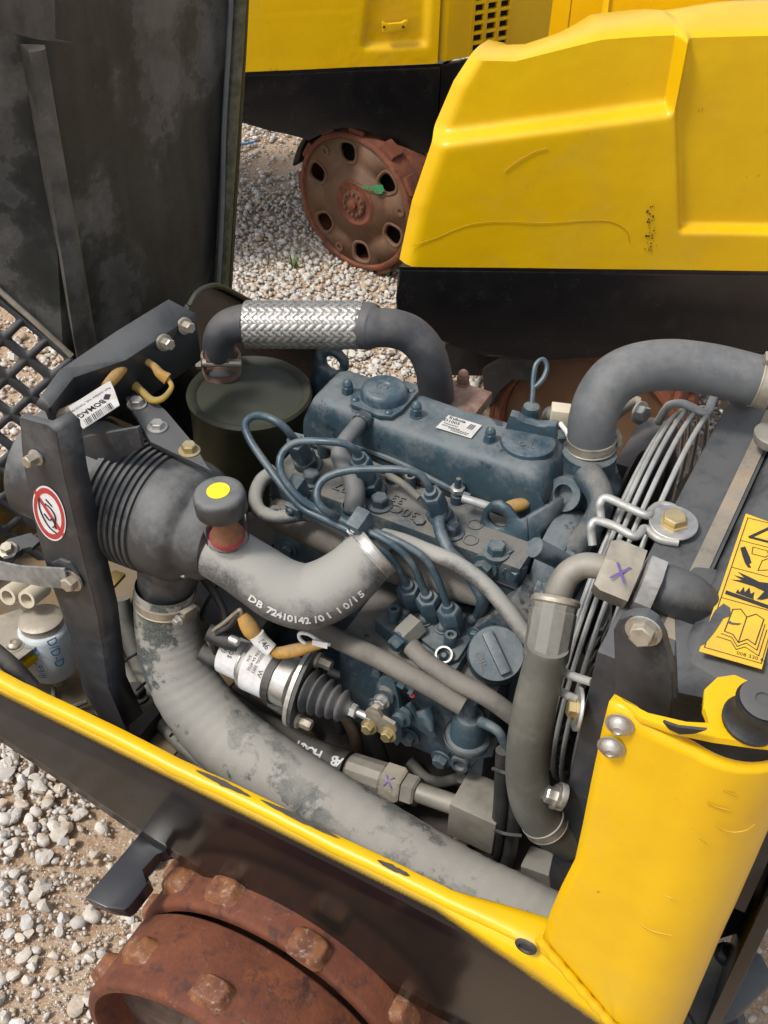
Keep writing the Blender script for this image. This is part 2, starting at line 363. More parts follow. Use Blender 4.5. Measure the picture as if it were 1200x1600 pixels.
# ================================================================== SETTING: ground and gravel
def nsm(x, y, s, o=0.): return mnoise.noise(V((x * s + o, y * s - o, o * .7)))
def make_ground():
    b = B(); n = 90; lo, hi = -5.0, 6.0
    gx = [-80, -30, -12] + list(np.linspace(-4, 3, n)) + [12, 30, 80]; gy = [-80, -30, -8] + list(np.linspace(-2, 5, n)) + [12, 30, 80]
    vs = [[b.bm.verts.new((x, y, -.004 + .012 * nsm(x, y, 1.3) + .006 * nsm(x, y, 6, 3) if abs(x) < 6 and abs(y) < 6 else -.01)) for x in gx] for y in gy]
    for j in range(len(gy) - 1):
        for i in range(len(gx) - 1): b.bm.faces.new((vs[j][i], vs[j][i + 1], vs[j + 1][i + 1], vs[j + 1][i]))
    o = b.build('ground', 'soil'); o['kind'] = 'structure'; o['label'] = 'tan dirt yard strewn with crushed limestone gravel'; return o
ground = make_ground()
def ico(sub):
    bm = bmesh.new(); bmesh.ops.create_icosphere(bm, subdivisions=sub, radius=1)
    v = np.array([x.co[:] for x in bm.verts]); f = np.array([[q.index for q in p.verts] for p in bm.faces]); bm.free(); return v, f
def stone_shapes(sub, k):
    """Crushed-rock shapes: a sphere cut by random planes, then squashed."""
    v0, f = ico(sub); out = []
    for i in range(k):
        v = v0.copy()
        for _ in range(9):
            n = rng.normal(size=3); n /= np.linalg.norm(n); d = rng.uniform(.45, .8)
            t = v @ n; v -= np.outer(np.maximum(t - d, 0), n)
        v *= rng.uniform(.75, 1.15, 3) * np.array([1.12, .88, .72]); v += rng.normal(0, .025, v.shape); out.append(v)
    return out, f
def scatter():
    n = 310000
    x = rng.uniform(-3.4, 1.9, n); y = rng.uniform(-1.5, 4.2, n)
    P = np.stack([x, y, np.zeros(n)], 1) - np.array(CAM[:])
    dz = P @ np.array(CF[:]); px = 600 + F * (P @ np.array(CR[:])) / dz; py = 800 - F * (P @ np.array(CU[:])) / dz
    keep = (px > -420) & (px < 1700) & (py > -60) & (py < 1900) & ((px < 1000) | (rng.random(n) < .4))
    keep &= ~((y < .42) & (y > -.3) & (x > -.45) & (x < .62))                       # under the machine
    x, y, px, py, dz = (a[keep] for a in (x, y, px, py, dz))
    dirt = np.array([nsm(a, b, 1.6, 11) + .35 * nsm(a, b, 5, 2) for a, b in zip(x, y)])
    near = y < .5
    u = rng.random(len(x))
    dens = np.where(near, np.clip(.62 - .8 * dirt, .2, .95), np.clip(.85 - 1.1 * dirt, .12, 1))
    k = u < dens
    x, y, px, py, dz, near = (a[k] for a in (x, y, px, py, dz, near))
    m = len(x)
    s = np.where(near, np.clip(rng.lognormal(-5.0, .50, m), .0028, .017), np.clip(rng.lognormal(-4.92, .42, m), .0035, .017))
    # fines: many small chips over the near corner, so stones lie in a bed of their own debris
    q = 22000; fx = rng.uniform(-1.15, .05, q); fy = rng.uniform(-1.0, .15, q); fs = np.clip(rng.lognormal(-6.0, .40, q), .0012, .006)
    g = np.array([nsm(a, b, 3.0, 21) + .4 * nsm(a, b, 9, 5) for a, b in zip(fx, fy)]); k = rng.random(q) < np.clip(.75 + 1.0 * g, .15, 1); fx, fy, fs = fx[k], fy[k], fs[k]
    P = np.stack([fx, fy, 0 * fx], 1) - np.array(CAM[:]); fz = P @ np.array(CF[:])
    fpx = 600 + F * (P @ np.array(CR[:])) / fz; fpy = 800 - F * (P @ np.array(CU[:])) / fz
    q = 4200; mx = rng.uniform(-1.15, .05, q); my = rng.uniform(-1.0, .15, q); ms = np.clip(rng.lognormal(-4.85, .42, q), .004, .016)
    g = np.array([nsm(a, b, 4.0, 31) for a, b in zip(mx, my)]); k = rng.random(q) < np.clip(.72 + .9 * g, .2, 1); fx, fy, fs = np.concatenate([fx, mx[k]]), np.concatenate([fy, my[k]]), np.concatenate([fs, ms[k]])
    P = np.stack([fx, fy, 0 * fx], 1) - np.array(CAM[:]); fz = P @ np.array(CF[:])
    fpx = 600 + F * (P @ np.array(CR[:])) / fz; fpy = 800 - F * (P @ np.array(CU[:])) / fz
    # a handful of cobbles
    c = 26; cx = rng.uniform(-.75, -.15, c); cy = rng.uniform(-.75, -.2, c); cs = rng.uniform(.013, .023, c); P = np.stack([cx, cy, 0 * cx], 1) - np.array(CAM[:]); cz = P @ np.array(CF[:])
    cat = np.concatenate
    return cat([x, fx, cx]), cat([y, fy, cy]), cat([px, fpx, 600 + F * (P @ np.array(CR[:])) / cz]), cat([py, fpy, 800 - F * (P @ np.array(CU[:])) / cz]), cat([dz, fz, cz]), cat([s, fs, cs])
sx_, sy_, spx, spy, sdz, ss_ = scatter()
inview = ((spx > -5) & (spx < 300) & (spy > 1140) & (spy < 1610)) | ((spx > 365) & (spx < 640) & (spy > 180) & (spy < 600)) | ((spx > -5) & (spx < 110) & (spy > 470) & (spy < 860))
hid = (spx > 20 + (spy - 1150) * 1.44) & (spy > 900)                    # hidden behind the skirt and drum
rank = np.where(inview & ~hid, ss_ / sdz, -1)
big = np.argsort(-rank)[:300]; isbig = np.zeros(len(ss_), bool); isbig[big] = True
shp, sf = stone_shapes(2, 8)
smesh = []
for v in shp:
    me = bpy.data.meshes.new('stone'); me.from_pydata(v.tolist(), [], sf.tolist()); me.materials.append(MATS['stone'])
    me.polygons.foreach_set('use_smooth', [True] * len(me.polygons)); me.set_sharp_from_angle(angle=R_(28)); smesh.append(me)
for i in big:
    r = float(ss_[i])
    mw = Matrix.Translation((sx_[i], sy_[i], r * .33)) @ Matrix.Rotation(random.uniform(0, 6.3), 4, 'Z') @ Matrix.Rotation(random.uniform(-.4, .4), 4, 'X') @ Matrix.Scale(r, 4)
    link('stone', random.choice(smesh), ground, mw)
def gravel():
    idx = np.where(~isbig)[0]; vs, fs, base = [], [], 0
    hi, hf = stone_shapes(1, 24); lo, lf = stone_shapes(1, 24)
    for i in idx:
        v = random.choice(hi); f = hf
        a = random.uniform(0, 6.3); c, s_ = math.cos(a), math.sin(a); r = ss_[i]
        vv = v @ np.array([[c, s_, 0], [-s_, c, 0], [0, 0, 1]]) * r; vv[:, 0] += sx_[i]; vv[:, 1] += sy_[i]; vv[:, 2] += r * .28
        vs.append(vv); fs.append(f + base); base += len(vv)
    v = np.concatenate(vs); f = np.concatenate(fs); me = bpy.data.meshes.new('gravel')
    me.vertices.add(len(v)); me.vertices.foreach_set('co', v.ravel()); me.loops.add(f.size); me.loops.foreach_set('vertex_index', f.ravel())
    me.polygons.add(len(f)); me.polygons.foreach_set('loop_start', np.arange(0, f.size, 3)); me.update(); me.validate()
    me.materials.append(MATS['stone']); o = link('gravel', me)
    return tag(o, 'loose pale crushed limestone gravel covering the dirt yard', 'gravel', kind='stuff')
gravel()

# ================================================================== NEAR ROLLER: frame
roller = thing('trench_roller', 'trench roller with hood open, yellow rail over glossy black skirt, engine bay exposed', 'roller', (0, 0, 0))
# side skirt (outer sheet) and the rounded rail on its top
sk = B()
bot = [(-.80, .51), (-.60, .495), (-.369, .481), (-.25, .448), (-.128, .409), (.0, .385), (.143, .36), (.30, .345), (.46, .34), (.60, .36)]
N_ = 60
rows = []
for i in range(N_ + 1):
    X = -.80 + 1.36 * i / N_
    zb = np.interp(X, [p[0] for p in bot], [p[1] for p in bot]); zt = .612 if X < .43 else .612 - (X - .43) * .75
    zt = max(zt, .48)
    rows.append([V((X, -.420 - .003 * math.sin((zb + (zt - zb) * k / 8 - .4) * 12), zb + (zt - zb) * k / 8)) for k in range(9)])
vv = [[sk.bm.verts.new(p) for p in r] for r in rows]
for i in range(N_):
    for k in range(8): sk.bm.faces.new((vv[i][k], vv[i + 1][k], vv[i + 1][k + 1], vv[i][k + 1]))
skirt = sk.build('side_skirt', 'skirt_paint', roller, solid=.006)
rl = B()
prof = [(-.4240, .609), (-.4245, .613), (-.4240, .617), (-.4215, .6205), (-.417, .622), (-.411, .6225), (-.4065, .621), (-.404, .617), (-.4035, .606), (-.407, .605), (-.418, .606)]
rings = []
for i in range(N_ + 1):
    X = -.80 + 1.235 * i / N_
    jit = .0012 * nsm(X, 0, 9) + .0006 * nsm(X, 0, 40)
    wd = 1 + max(0, (X - .31) / .1) * .9
    rings.append([V((X, -.425 + (y + .425) * wd + jit, z + jit)) for y, z in prof])
rl.ring_strip(rings)
rail = rl.build('side_rail', 'yellow', roller)
# bare, scraped strips on the rail
for (x0, x1, yo) in ((-.03, .05, -.4135), (.06, .17, -.4115), (.22, .262, -.4155)):
    b = B(); top = []; lo_ = []
    for i in range(15):
        X = x0 + (x1 - x0) * i / 14; e = math.sin(math.pi * i / 14) ** .6; a = .0034 * e * (1 + .6 * nsm(X, 1, 150)); c = .0034 * e * (1 + .6 * nsm(X, 9, 150))
        top.append(V((X, yo + a, .6242))); lo_.append(V((X, yo - c, .6240)))
    b.face(top + lo_[::-1]).build('paint_chip', 'grime', rail)
pl_ = U(822, 1478, 'y', -.4285)
B().lathe(pl_, (0, -1, 0), [(0, .0125), (.0015, .0125), (.003, .011), (.0035, .008), (.001, .0075)], seg=24).build('rubber_plug', 'hose_black', roller)
# corner post: one bent yellow sheet
edge = [(956, 1090), (946, 1128), (928, 1215), (914, 1285), (903, 1335), (880, 1380), (861, 1425), (851, 1460)]
E3 = [U(x, y, 'y', -.414) for x, y in edge]
E3 += [U(895, 1513, 'y', -.416), U(935, 1560, 'y', -.417), U(968, 1598, 'y', -.418), U(1000, 1640, 'y', -.418), U(1030, 1690, 'y', -.418)]
zt_, xt_ = E3[0].z, E3[0].x
def post_path(x0):
    cx, cy, r = .516, -.350, .066
    if x0 < cx - .005: pts = [(x0 + (cx - x0) * k / 8, -.414 - .003 * math.sin(math.pi * k / 8)) for k in range(8)]; a0 = -90
    else: a0 = min(-15, -90 + math.degrees(math.asin(min(1, (x0 - cx) / r)))); pts = [(cx + r * math.cos(R_(a0)) - .0002 * (8 - k), cy + r * math.sin(R_(a0))) for k in range(8)]
    for k in range(13):
        a = R_(a0 + (0 - a0) * k / 12); pts.append((cx + r * math.cos(a), cy + r * math.sin(a)))
    pts += [(cx + r + .002, -.28), (cx + r + .004, -.20), (cx + r + .006, -.08)]
    return pts
pb = B(); grid = []
zs = np.array([p.z for p in E3]); xs = np.array([p.x for p in E3])
for z in np.linspace(zt_, .44, 34):
    x0 = float(np.interp(-z, -zs, xs)); pth = post_path(x0)
    row = []
    for j, (x, y) in enumerate(pth):
        top = zt_ - z; dz = 0
        if top < .03: dz = -max(0, (x - .45)) * .22 * (1 - top / .03) - (.004 if j > 2 else 0)
        dent = .0009 * nsm(x * 1.0, z, 9, 5) + .0005 * nsm(x, z, 30, 2)
        row.append(V((x + (dent if y > -.38 else 0), y + dent, z + dz)))
    grid.append(row)
vv = [[pb.bm.verts.new(p) for p in r] for r in grid]
for i in range(len(vv) - 1):
    for k in range(len(vv[0]) - 1):
        try: pb.bm.faces.new((vv[i][k], vv[i][k + 1], vv[i + 1][k + 1], vv[i + 1][k]))
        except ValueError: pass
post = pb.build('corner_post', 'yellow', roller, solid=.010)
# welded seam at the post's foot
B().tube([(p.x - .004, p.y - .006, p.z - .002) for p in E3[7:11]], r=.0055, seg=10, n=6, wob=lambda i: 1 + .18 * math.sin(i * 2.1)).build('weld_bead', 'yellow', roller)
tl = [U(x, y, 'z', zt_ - .004) for x, y in ((958, 1092), (1010, 1124), (1070, 1138), (1108, 1140), (1096, 1115), (1098, 1085), (1118, 1066), (1145, 1062), (1185, 1080), (1230, 1110), (1260, 1180), (1180, 1170), (1110, 1160), (1050, 1148), (1000, 1130))]
B().prism(tl, (0, 0, .007), .0012).build('buffer_plate', 'yellow', roller)
bp = U(1172, 1128, 'z', zt_ + .004)
bf = B().lathe(bp, (.12, -.05, 1), [(0, .0235), (.004, .0240), (.007, .0205), (.014, .0185), (.021, .0192), (.028, .0215), (.031, .0205)], seg=30).build('rubber_buffer', 'rubber_black', roller)
B().lathe(bp + V((.12, -.05, 1)).normalized() * .0312, (.12, -.05, 1), [(0, .0185), (.0016, .0195), (.002, .018), (.0018, .007), (-.001, .0058), (-.0015, .0)], seg=30).build('steel_washer', 'pipe_grey', bf)
b = B(); g0 = [U(x, y, 'y', -.4275) for x, y in ((1035, 1128), (1058, 1137), (1082, 1139), (1104, 1141), (1085, 1147), (1062, 1148), (1045, 1140))]
B().prism(g0, (0, .003, 0), .0004).build('bare_patch', 'grime', post)
b = B()
for ln in ([(1105, 1255), (1122, 1262), (1140, 1266)], [(1118, 1290), (1140, 1300), (1165, 1298), (1180, 1288)], [(1000, 1445), (1022, 1456), (1050, 1462)], [(1092, 1310), (1105, 1318)], [(1130, 1235), (1150, 1243)], [(1040, 1400), (1052, 1404)]):
    b.tube([U(x, y, 'y', -.4262) if x < 1075 else U(x, y, 'y', -.4262 + max(0, (x - 1075)) * .00016) for x, y in ln], r=.0007, seg=5, n=4)
b.build('scratch', 'scratch', post)
for x, y in ((968, 1133), (955, 1168)):
    p = U(x, y, 'y', -.4245); inst('dome', 'steel', 'rivet', post, p, (0.1, -1, .05), .0098, .008)
# dark hinge tab bolted behind the post
tp = [U(x, y, 'y', -.335) for x, y in ((958, 985), (968, 968), (985, 962), (1008, 963), (1024, 974), (1036, 1000), (1051, 1052), (1050, 1085), (1042, 1150), (955, 1150), (962, 1070))]
tab = B().prism(tp, (0, .012, 0), .002).build('hinge_tab', 'black_satin', roller)
p = U(1006, 985, 'y', -.336); disc('steel_washer', 'zinc', tab, p, (0, -1, 0), .0165, .002); inst('hex', 'nickel_tan', 'bolt', tab, p + V((0, -.002, 0)), (0, -1, .15), .011, .010)
# inner structure: floor pan, far wall, ends
B().bx(-.62, -.16, -.40, -.02, .435, .443).build('floor_pan', 'floor_paint', roller)
B().bx(-.16, .37, -.40, -.02, .433, .440).build('oily_floor', 'grime', roller)
B().bx(-.62, -.27, .0, .0, .5, .5) if False else None
B().bx(-.62, .60, -.02, .36, .425, .432).build('engine_tray', 'grime', roller)
B().bx(-.62, .62, .385, .397, .40, .52, .002).build('far_side_wall', 'black_paint', roller)
B().bx(-.66, -.652, -.40, .372, .42, .60, .002).build('end_wall', 'floor_paint', roller)
B().bx(.615, .63, -.30, .36, .34, .70, .002).build('front_wall', 'black_paint', roller)
B().bx(-.35, .58, -.30, .30, .20, .34, .01).build('under_frame', 'grime', roller)
# step bracket on the skirt's lower edge, above the drum
st = [U(x, y, 'y', -.44) for x, y in ((235, 1300), (272, 1330), (243, 1334), (221, 1360), (232, 1380), (205, 1416), (192, 1423), (166, 1421), (132, 1402))]
z0 = .40
st = [U(x, y, 'z', z) for x, y, z in ((222, 1298, .415), (268, 1330, .410), (243, 1333, .408), (219, 1359, .404), (232, 1379, .402), (203, 1416, .398), (194, 1422, .398), (166, 1418, .398), (132, 1403, .398))]
B().prism(st, (0.004, .004, -.022), .0022).build('scraper_bracket', 'black_gloss', roller)
# front drum: two rings of pads
def drum_ring(name, xc, zc, R, y0, y1, parent, m='rust'):
    b = B(); t = .018
    b.lathe((xc, y1, zc), (0, -1, 0), [(0, R - t), (0, R - .004), (.004, R), (y1 - y0 - .008, R), (y1 - y0 - .002, R - .003), (y1 - y0, R - .008), (y1 - y0, R - t + .003), (y1 - y0 - .006, R - t), (.002, R - t)], seg=120, cap=False)
    return b.build(name, m, parent, sharp=50)
DX, DZ, DR = .085, .212, .212
drum = drum_ring('drum', DX, DZ, DR, -.592, -.478, roller)
B().lathe((DX, -.53, DZ), (0, -1, 0), [(0, .195), (.012, .195), (.013, .09), (.03, .085), (.031, .0)], seg=60).build('drum_web', 'rust_dark', drum)
drum2 = drum_ring('drum', DX, DZ, DR + .004, -.468, -.30, roller)
B().bx(DX - .1, DX + .1, -.33, -.10, .12, .30, .02).build('drum_motor', 'grime', drum2)
def pad(parent, ang, yc, R, wx=.052, wy=.040, h=.016, m='rust_worn', xc=DX, zc=DZ, y_axis=None, name='pad'):
    a = R_(ang); n = V((math.sin(a), 0, math.cos(a))); t = V((math.cos(a), 0, -math.sin(a))); y = V((0, 1, 0)); c = V((xc, yc, zc)) + n * (R - .003)
    b = B(); L = []
    for f, hh in ((1.08, 0), (.90, h * .45), (.80, h * .82), (.74, h * .96), (.62, h)):
        rr = []
        for k in range(20):
            q = 2 * math.pi * k / 20; cs, sn = math.cos(q), math.sin(q); e = (abs(cs) ** 5 + abs(sn) ** 5) ** -.2
            j = 1 + .02 * nsm(k * .9 + ang, hh * 90, 1.0, 4)
            rr.append(c + t * (cs * e * wx / 2 * f * j) + y * (sn * e * wy / 2 * f * j) + n * (hh + .0008 * nsm(k, ang, .7)))
        L.append(rr)
    b.ring_strip(L, cap=True); return b.build(name, m, parent, sharp=45)
def cyl_hit(x, y, R, xc=DX, zc=DZ):
    r = ray(x, y); o = CAM; a = r.x ** 2 + r.z ** 2; bq = 2 * ((o.x - xc) * r.x + (o.z - zc) * r.z); c = (o.x - xc) ** 2 + (o.z - zc) ** 2 - R * R
    t = (-bq - math.sqrt(max(0, bq * bq - 4 * a * c))) / (2 * a); p = o + r * t; return math.degrees(math.atan2(p.x - xc, p.z - zc)), p.y
for (x, y, par) in ((212, 1478, drum), (330, 1545, drum), (265, 1350, drum2), (348, 1388, drum2), (485, 1478, drum2)):
    a, yy = cyl_hit(x, y, DR + .01); pad(par, a, yy, DR + (.004 if par is drum2 else 0))
a1, _y = cyl_hit(330, 1545, DR); a2, _y2 = cyl_hit(485, 1478, DR)
for k in range(1, 9):
    pad(drum, a1 + 36 * (k + .25), -.535 if k % 2 else -.555, DR); pad(drum2, a2 + 36 * (k + .2), -.43, DR + .004)

# ================================================================== HOOD (open) with its grille
GA, GB = V((.63, .27, -.725)).normalized(), V((-.62, -.387, -.68))
GB = (GB - GA * GB.dot(GA)).normalized(); GN = GA.cross(GB).normalized()
E1 = U(118, 562, 'x', -.5)
def gpix(x, y): return UP(x, y, E1, GN)
E0 = gpix(-8, 448); Ex = gpix(-160, 310)
HX = -.5
hp = {'br': U(352, 470, 'x', HX), 'tr': U(384, -60, 'x', HX), 'bm': U(200, 640, 'x', HX)}
def hood_face():
    b = B(); nu, nv = 40, 40
    # bottom line runs E0 -> E1 -> bm -> br ; top line far above the frame
    botl = [Ex, E0, E1, U(215, 600, 'x', HX), U(352, 475, 'x', HX)]
    topl = [U(-260, -160, 'x', HX - .05), U(-60, -130, 'x', HX - .04), U(80, -110, 'x', HX), U(240, -90, 'x', HX), U(386, -80, 'x', HX)]
    g = []
    def at(L, u):
        u *= len(L) - 1; i = min(int(u), len(L) - 2); return L[i].lerp(L[i + 1], u - i)
    for j in range(nv + 1):
        v = j / nv
        g.append([at(botl, i / nu).lerp(at(topl, i / nu), v) + V((-.022 * math.sin(math.pi * i / nu) + .004 * nsm(i * .08, j * .08, 1.0), 0, 0)) for i in range(nu + 1)])
    vv = [[b.bm.verts.new(p) for p in r] for r in g]
    for j in range(nv):
        for i in range(nu): b.bm.faces.new((vv[j][i], vv[j][i + 1], vv[j + 1][i + 1], vv[j + 1][i]))
    return b.build('hood', 'hood_inside', roller, solid=.006)
hood = hood_face(); hood['label'] = 'raised hood showing its stained black inside'
# rounded outer lip of the hood, yellow outside and worn dark inside
lip_in = [U(x, y, 'x', HX + .012) for x, y in ((345, 462), (352, 330), (360, 200), (369, 60), (376, -70))]
B().tube([(*p, .0125) for p in lip_in], seg=14).build('hood_lip', 'hood_edge', hood)
lip_out = [U(x, y, 'x', HX - .002) for x, y in ((356, 452), (363, 330), (371, 200), (379, 60), (385, -70))]
B().tube([(*p, .0075) for p in lip_out], seg=10).build('hood_rim', 'olive', hood)
B().tube([(*U(x, y, 'x', HX + .016), .004) for x, y in ((341, 452), (347, 330), (350, 200), (358, 60), (364, -70))], seg=8).build('hood_seal', 'rubber_dark', hood)
# rib and folded stiffener pressed into the hood
rb = [U(x, y, 'x', HX + .012) for x, y in ((70, 78), (88, 190), (106, 300), (124, 400), (142, 520), (165, 640))]
b = B(); L = []
for i, p in enumerate(rb):
    s_ = .010 + .0015 * i; L.append([p + V((-.010, -s_ * 1.6, 0)), p + V((-.003, -s_ * .5, 0)), p + V((-.001, 0, 0)), p + V((-.003, s_ * .5, 0)), p + V((-.012, s_ * 1.3, 0)), p + V((-.04, 0, 0))])
b.ring_strip(L).build('hood_rib', 'hood_rib', hood, sharp=60)
q = [U(x, y, 'x', HX + .03) for x, y in ((-60, 28), (0, 46), (60, 62), (118, 68), (86, 62), (84, -80), (-60, -80))]
B().prism(q, (-.02, 0, 0), .002).build('hood_stiffener', 'hood_inside', hood)
# grille: real holes in a bent sheet
def grille():
    b = B(); pa = .0433; pb_ = .0481
    hx, hy = .0315, .0330
    o0 = gpix(40.5, 529)
    a, bb = GA, GB
    def cell(i, j):
        c = o0 + a * (pa * i) + bb * (pb_ * j); c_ = []
        out = [c + a * (sx * pa / 2) + bb * (sy * pb_ / 2) for sx, sy in ((-1, -1), (1, -1), (1, 1), (-1, 1))]
        ins = []
        for sx, sy in ((-1, -1), (1, -1), (1, 1), (-1, 1)):
            cx, cy = sx * (hx / 2 - .006), sy * (hy / 2 - .006); st_ = {(-1, -1): 180, (1, -1): 270, (1, 1): 0, (-1, 1): 90}[(sx, sy)]
            ins.append([c + a * (cx + .006 * math.cos(R_(st_ + q * 22.5))) + bb * (cy + .006 * math.sin(R_(st_ + q * 22.5))) for q in range(5)])
        return out, ins
    for i in range(-5, 12):
        for j in range(0, 13):
            q_ = o0 + a * (pa * i) + bb * (pb_ * j) - CAM; zz_ = q_.dot(CF); ux = 600 + F * q_.dot(CR) / zz_; uy = 800 - F * q_.dot(CU) / zz_
            if ux > 135 or ux < -130 or uy > 905: continue
            out, ins = cell(i, j); vo = [b.bm.verts.new(p) for p in out]; vi = [[b.bm.verts.new(p) for p in q] for q in ins]
            for k in range(4):
                for q in range(4): b.bm.faces.new((vo[k], vi[k][q + 1], vi[k][q]))
                b.bm.faces.new((vo[k], vo[(k + 1) % 4], vi[(k + 1) % 4][0], vi[k][4]))
    # frame strip along the top edge
    e0, e1 = o0 + a * (-3.5 * pa) + bb * (-1.5 * pb_), o0 + a * (2.5 * pa) + bb * (-1.5 * pb_)
    bmesh.ops.remove_doubles(b.bm, verts=b.bm.verts, dist=.0004)
    return b.build('hood_grille', 'black_satin', hood, solid=.0035, flat=True), e0, e1
gr_, ge0, ge1 = grille()
B().tube([gpix(-160, 305), gpix(-8, 447), gpix(60, 508), gpix(112, 556)], r=.0045, seg=10).build('grille_trim', 'nickel_tan', hood)

# ================================================================== cross member and strut beside the air filter
FX = -.27
def PX(x, y, X=FX): return U(x, y, 'x', X)
# folded sheet: top flange seen from above, running back along the machine's width
a0, a1 = U(60, 628, 'z', 1.0), U(268, 470, 'z', 1.0)
b = B()
sec = []
for x, y, z in ((58, 632, .985), (64, 618, 1.0), (95, 577, 1.0), (180, 520, 1.003), (262, 470, 1.004)): sec.append(U(x, y, 'z', z))
sec2 = []
for x, y, z in ((72, 640, .985), (78, 634, .99), (112, 590, .985), (195, 562, .985), (303, 490, .985)): sec2.append(U(x, y, 'z', z))
n = len(sec)
va = [b.bm.verts.new(p) for p in sec]; vb = [b.bm.verts.new(p) for p in sec2]; vc = [b.bm.verts.new(p + V((-.004, .006, -.075 if i > 1 else -.03))) for i, p in enumerate(sec2)]
for i in range(n - 1): b.bm.faces.new((va[i], va[i + 1], vb[i + 1], vb[i])); b.bm.faces.new((vb[i], vb[i + 1], vc[i + 1], vc[i]))
cross = b.build('cross_member', 'black_satin', roller, solid=.007)
b = B(); bk = [U(x, y, 'x', -.33) for x, y in ((296, 478), (306, 460), (322, 449), (345, 448), (392, 472), (500, 540), (500, 680), (290, 700), (150, 640), (290, 500))]
b.prism(bk, (-.008, 0, 0), .0015).build('mounting_plate', 'black_paint', roller)
B().tube([U(x, y, 'x', -.325) for x, y in ((296, 478), (306, 460), (322, 449), (345, 448), (392, 472))], r=.004, seg=8).build('plate_edge', 'olive', roller)
for x, y in ((288, 509), (256, 535)):
    p = U(x, y, 'x', -.26); inst('hexw', 'nickel_tan', 'bolt', cross, p, (1, -.3, .2), .0075, .014)
bb = [U(x, y, 'x', -.272) for x, y in ((240, 540), (260, 540), (262, 600), (242, 602))]
B().prism(bb, (-.005, 0, 0), .001).build('steel_tab', 'steel', roller)
arm = [U(x, y, 'z', .93) for x, y in ((192, 615), (222, 603), (262, 645), (300, 690), (330, 735), (300, 720), (235, 690))]
armo = B().prism(arm, (0, 0, -.008), .0015).build('filter_bracket', 'black_satin', roller)
for x, y in ((214, 632), (246, 668)): inst('hexw', 'zinc', 'bolt', armo, U(x, y, 'z', .931), (0, 0, 1), .0085, .008)
inst('hexw', 'brass', 'bolt', armo, U(296, 705, 'z', .93), (0, 0, 1), .009, .01)
SY = -.34
stp = [U(x, y, 'y', SY) for x, y in ((30, 652), (74, 664), (88, 675), (100, 745), (132, 880), (152, 960), (168, 1075), (196, 1135), (195, 1150), (160, 1130), (130, 1080), (108, 990), (82, 915), (60, 840), (36, 720))]
strut = B().prism(stp, (0, .010, 0), .0018).build('hood_strut', 'black_satin', roller)
fl = [U(x, y, 'y', SY + .001) for x, y in ((74, 664), (88, 675), (100, 745), (132, 880), (152, 960), (168, 1075), (196, 1135))]
b = B(); fa = [b.bm.verts.new(p) for p in fl]; fb = [b.bm.verts.new(p + V((.006, .03, 0))) for p in fl]
for i in range(len(fl) - 1): b.bm.faces.new((fa[i], fa[i + 1], fb[i + 1], fb[i]))
b.build('strut_flange', 'black_satin', strut, solid=.005)
p = U(57, 714, 'y', SY - .001); disc('steel_washer', 'wire_grey', strut, p, (0, -1, 0), .010, .002); inst('hex', 'nickel_tan', 'bolt', strut, p, (-.1, -1, .1), .0075, .016)
# strap end with its bolt
sp_ = [U(x, y, 'y', SY - .012) for x, y in ((-30, 872), (30, 886), (100, 889), (106, 921), (60, 916), (30, 910), (-30, 902))]
B().prism(sp_, (0, .003, 0), .0006).build('webbing_strap', 'webbing', roller)
ws = [U(x, y, 'y', SY - .004) for x, y in ((80, 880), (92, 874), (108, 880), (122, 900), (124, 922), (112, 932), (96, 930))]
B().prism(ws, (0, .004, 0), .0008).build('strap_plate', 'black_satin', strut)
inst('hexw', 'nickel_tan', 'bolt', strut, U(114, 907, 'y', SY - .005), (0, -1, .1), .010, .012); inst('hex', 'zinc', 'bolt', strut, U(144, 897, 'y', SY + .02), (.5, -1, 0), .008, .01)
# prohibition sign on the strut
SP = U(77, 803, 'y', SY - .0012); sx_v = (U(97, 812, 'y', SY) - U(57, 795, 'y', SY)).normalized(); sy_v = V((0, 0, 1))
lx = V((1, 0, .0)); 
def on_strut(u, v, off=0.): return SP + V((u, -off, v))
def on_s2(u, v, off=0.): return on_strut(u * 1.32, v * 1.28, off)
def ell(r, k=40, off=0., sx=.0245, sz=.0450, tilt=-.007): return [on_strut(math.cos(2 * math.pi * i / k) * sx * r + tilt * math.sin(2 * math.pi * i / k) * r * -1, math.sin(2 * math.pi * i / k) * sz * r, off) for i in range(k)]
sg = B().face(ell(1.0)).build('warning_sign', 'white_label', strut); sg['label'] = 'round red and white no-touching sticker'
def ringband(pa, pb, name, m, par):
    b = B(); x = [b.bm.verts.new(p) for p in pa]; y = [b.bm.verts.new(p) for p in pb]; n = len(pa)
    for i in range(n): b.bm.faces.new((x[i], x[(i + 1) % n], y[(i + 1) % n], y[i]))
    return b.build(name, m, par)
ringband(ell(.93, off=.0004), ell(.74, off=.0004), 'red_ring', 'sign_red', sg)
b = B(); b.face([on_s2(-.013, .021, .0005), on_s2(-.010, .0245, .0005), on_s2(.0135, -.0195, .0005), on_s2(.0105, -.023, .0005)]).build('red_bar', 'sign_red', sg)
b = B()
for pl in ([(-.008, .016), (-.010, .004), (-.008, -.008), (-.003, -.018), (.004, -.022)], [(-.002, .012), (.004, .008), (.007, .000), (.004, -.012), (.001, -.016)], [(-.006, -.002), (-.001, -.008), (.003, -.004), (.005, -.016)], [(.0, .018), (.006, .012)]):
    b.tube([on_s2(u, v, .0006) for u, v in pl], r=.0009, seg=5, n=4)
b.build('hand_symbol', 'ink', sg)
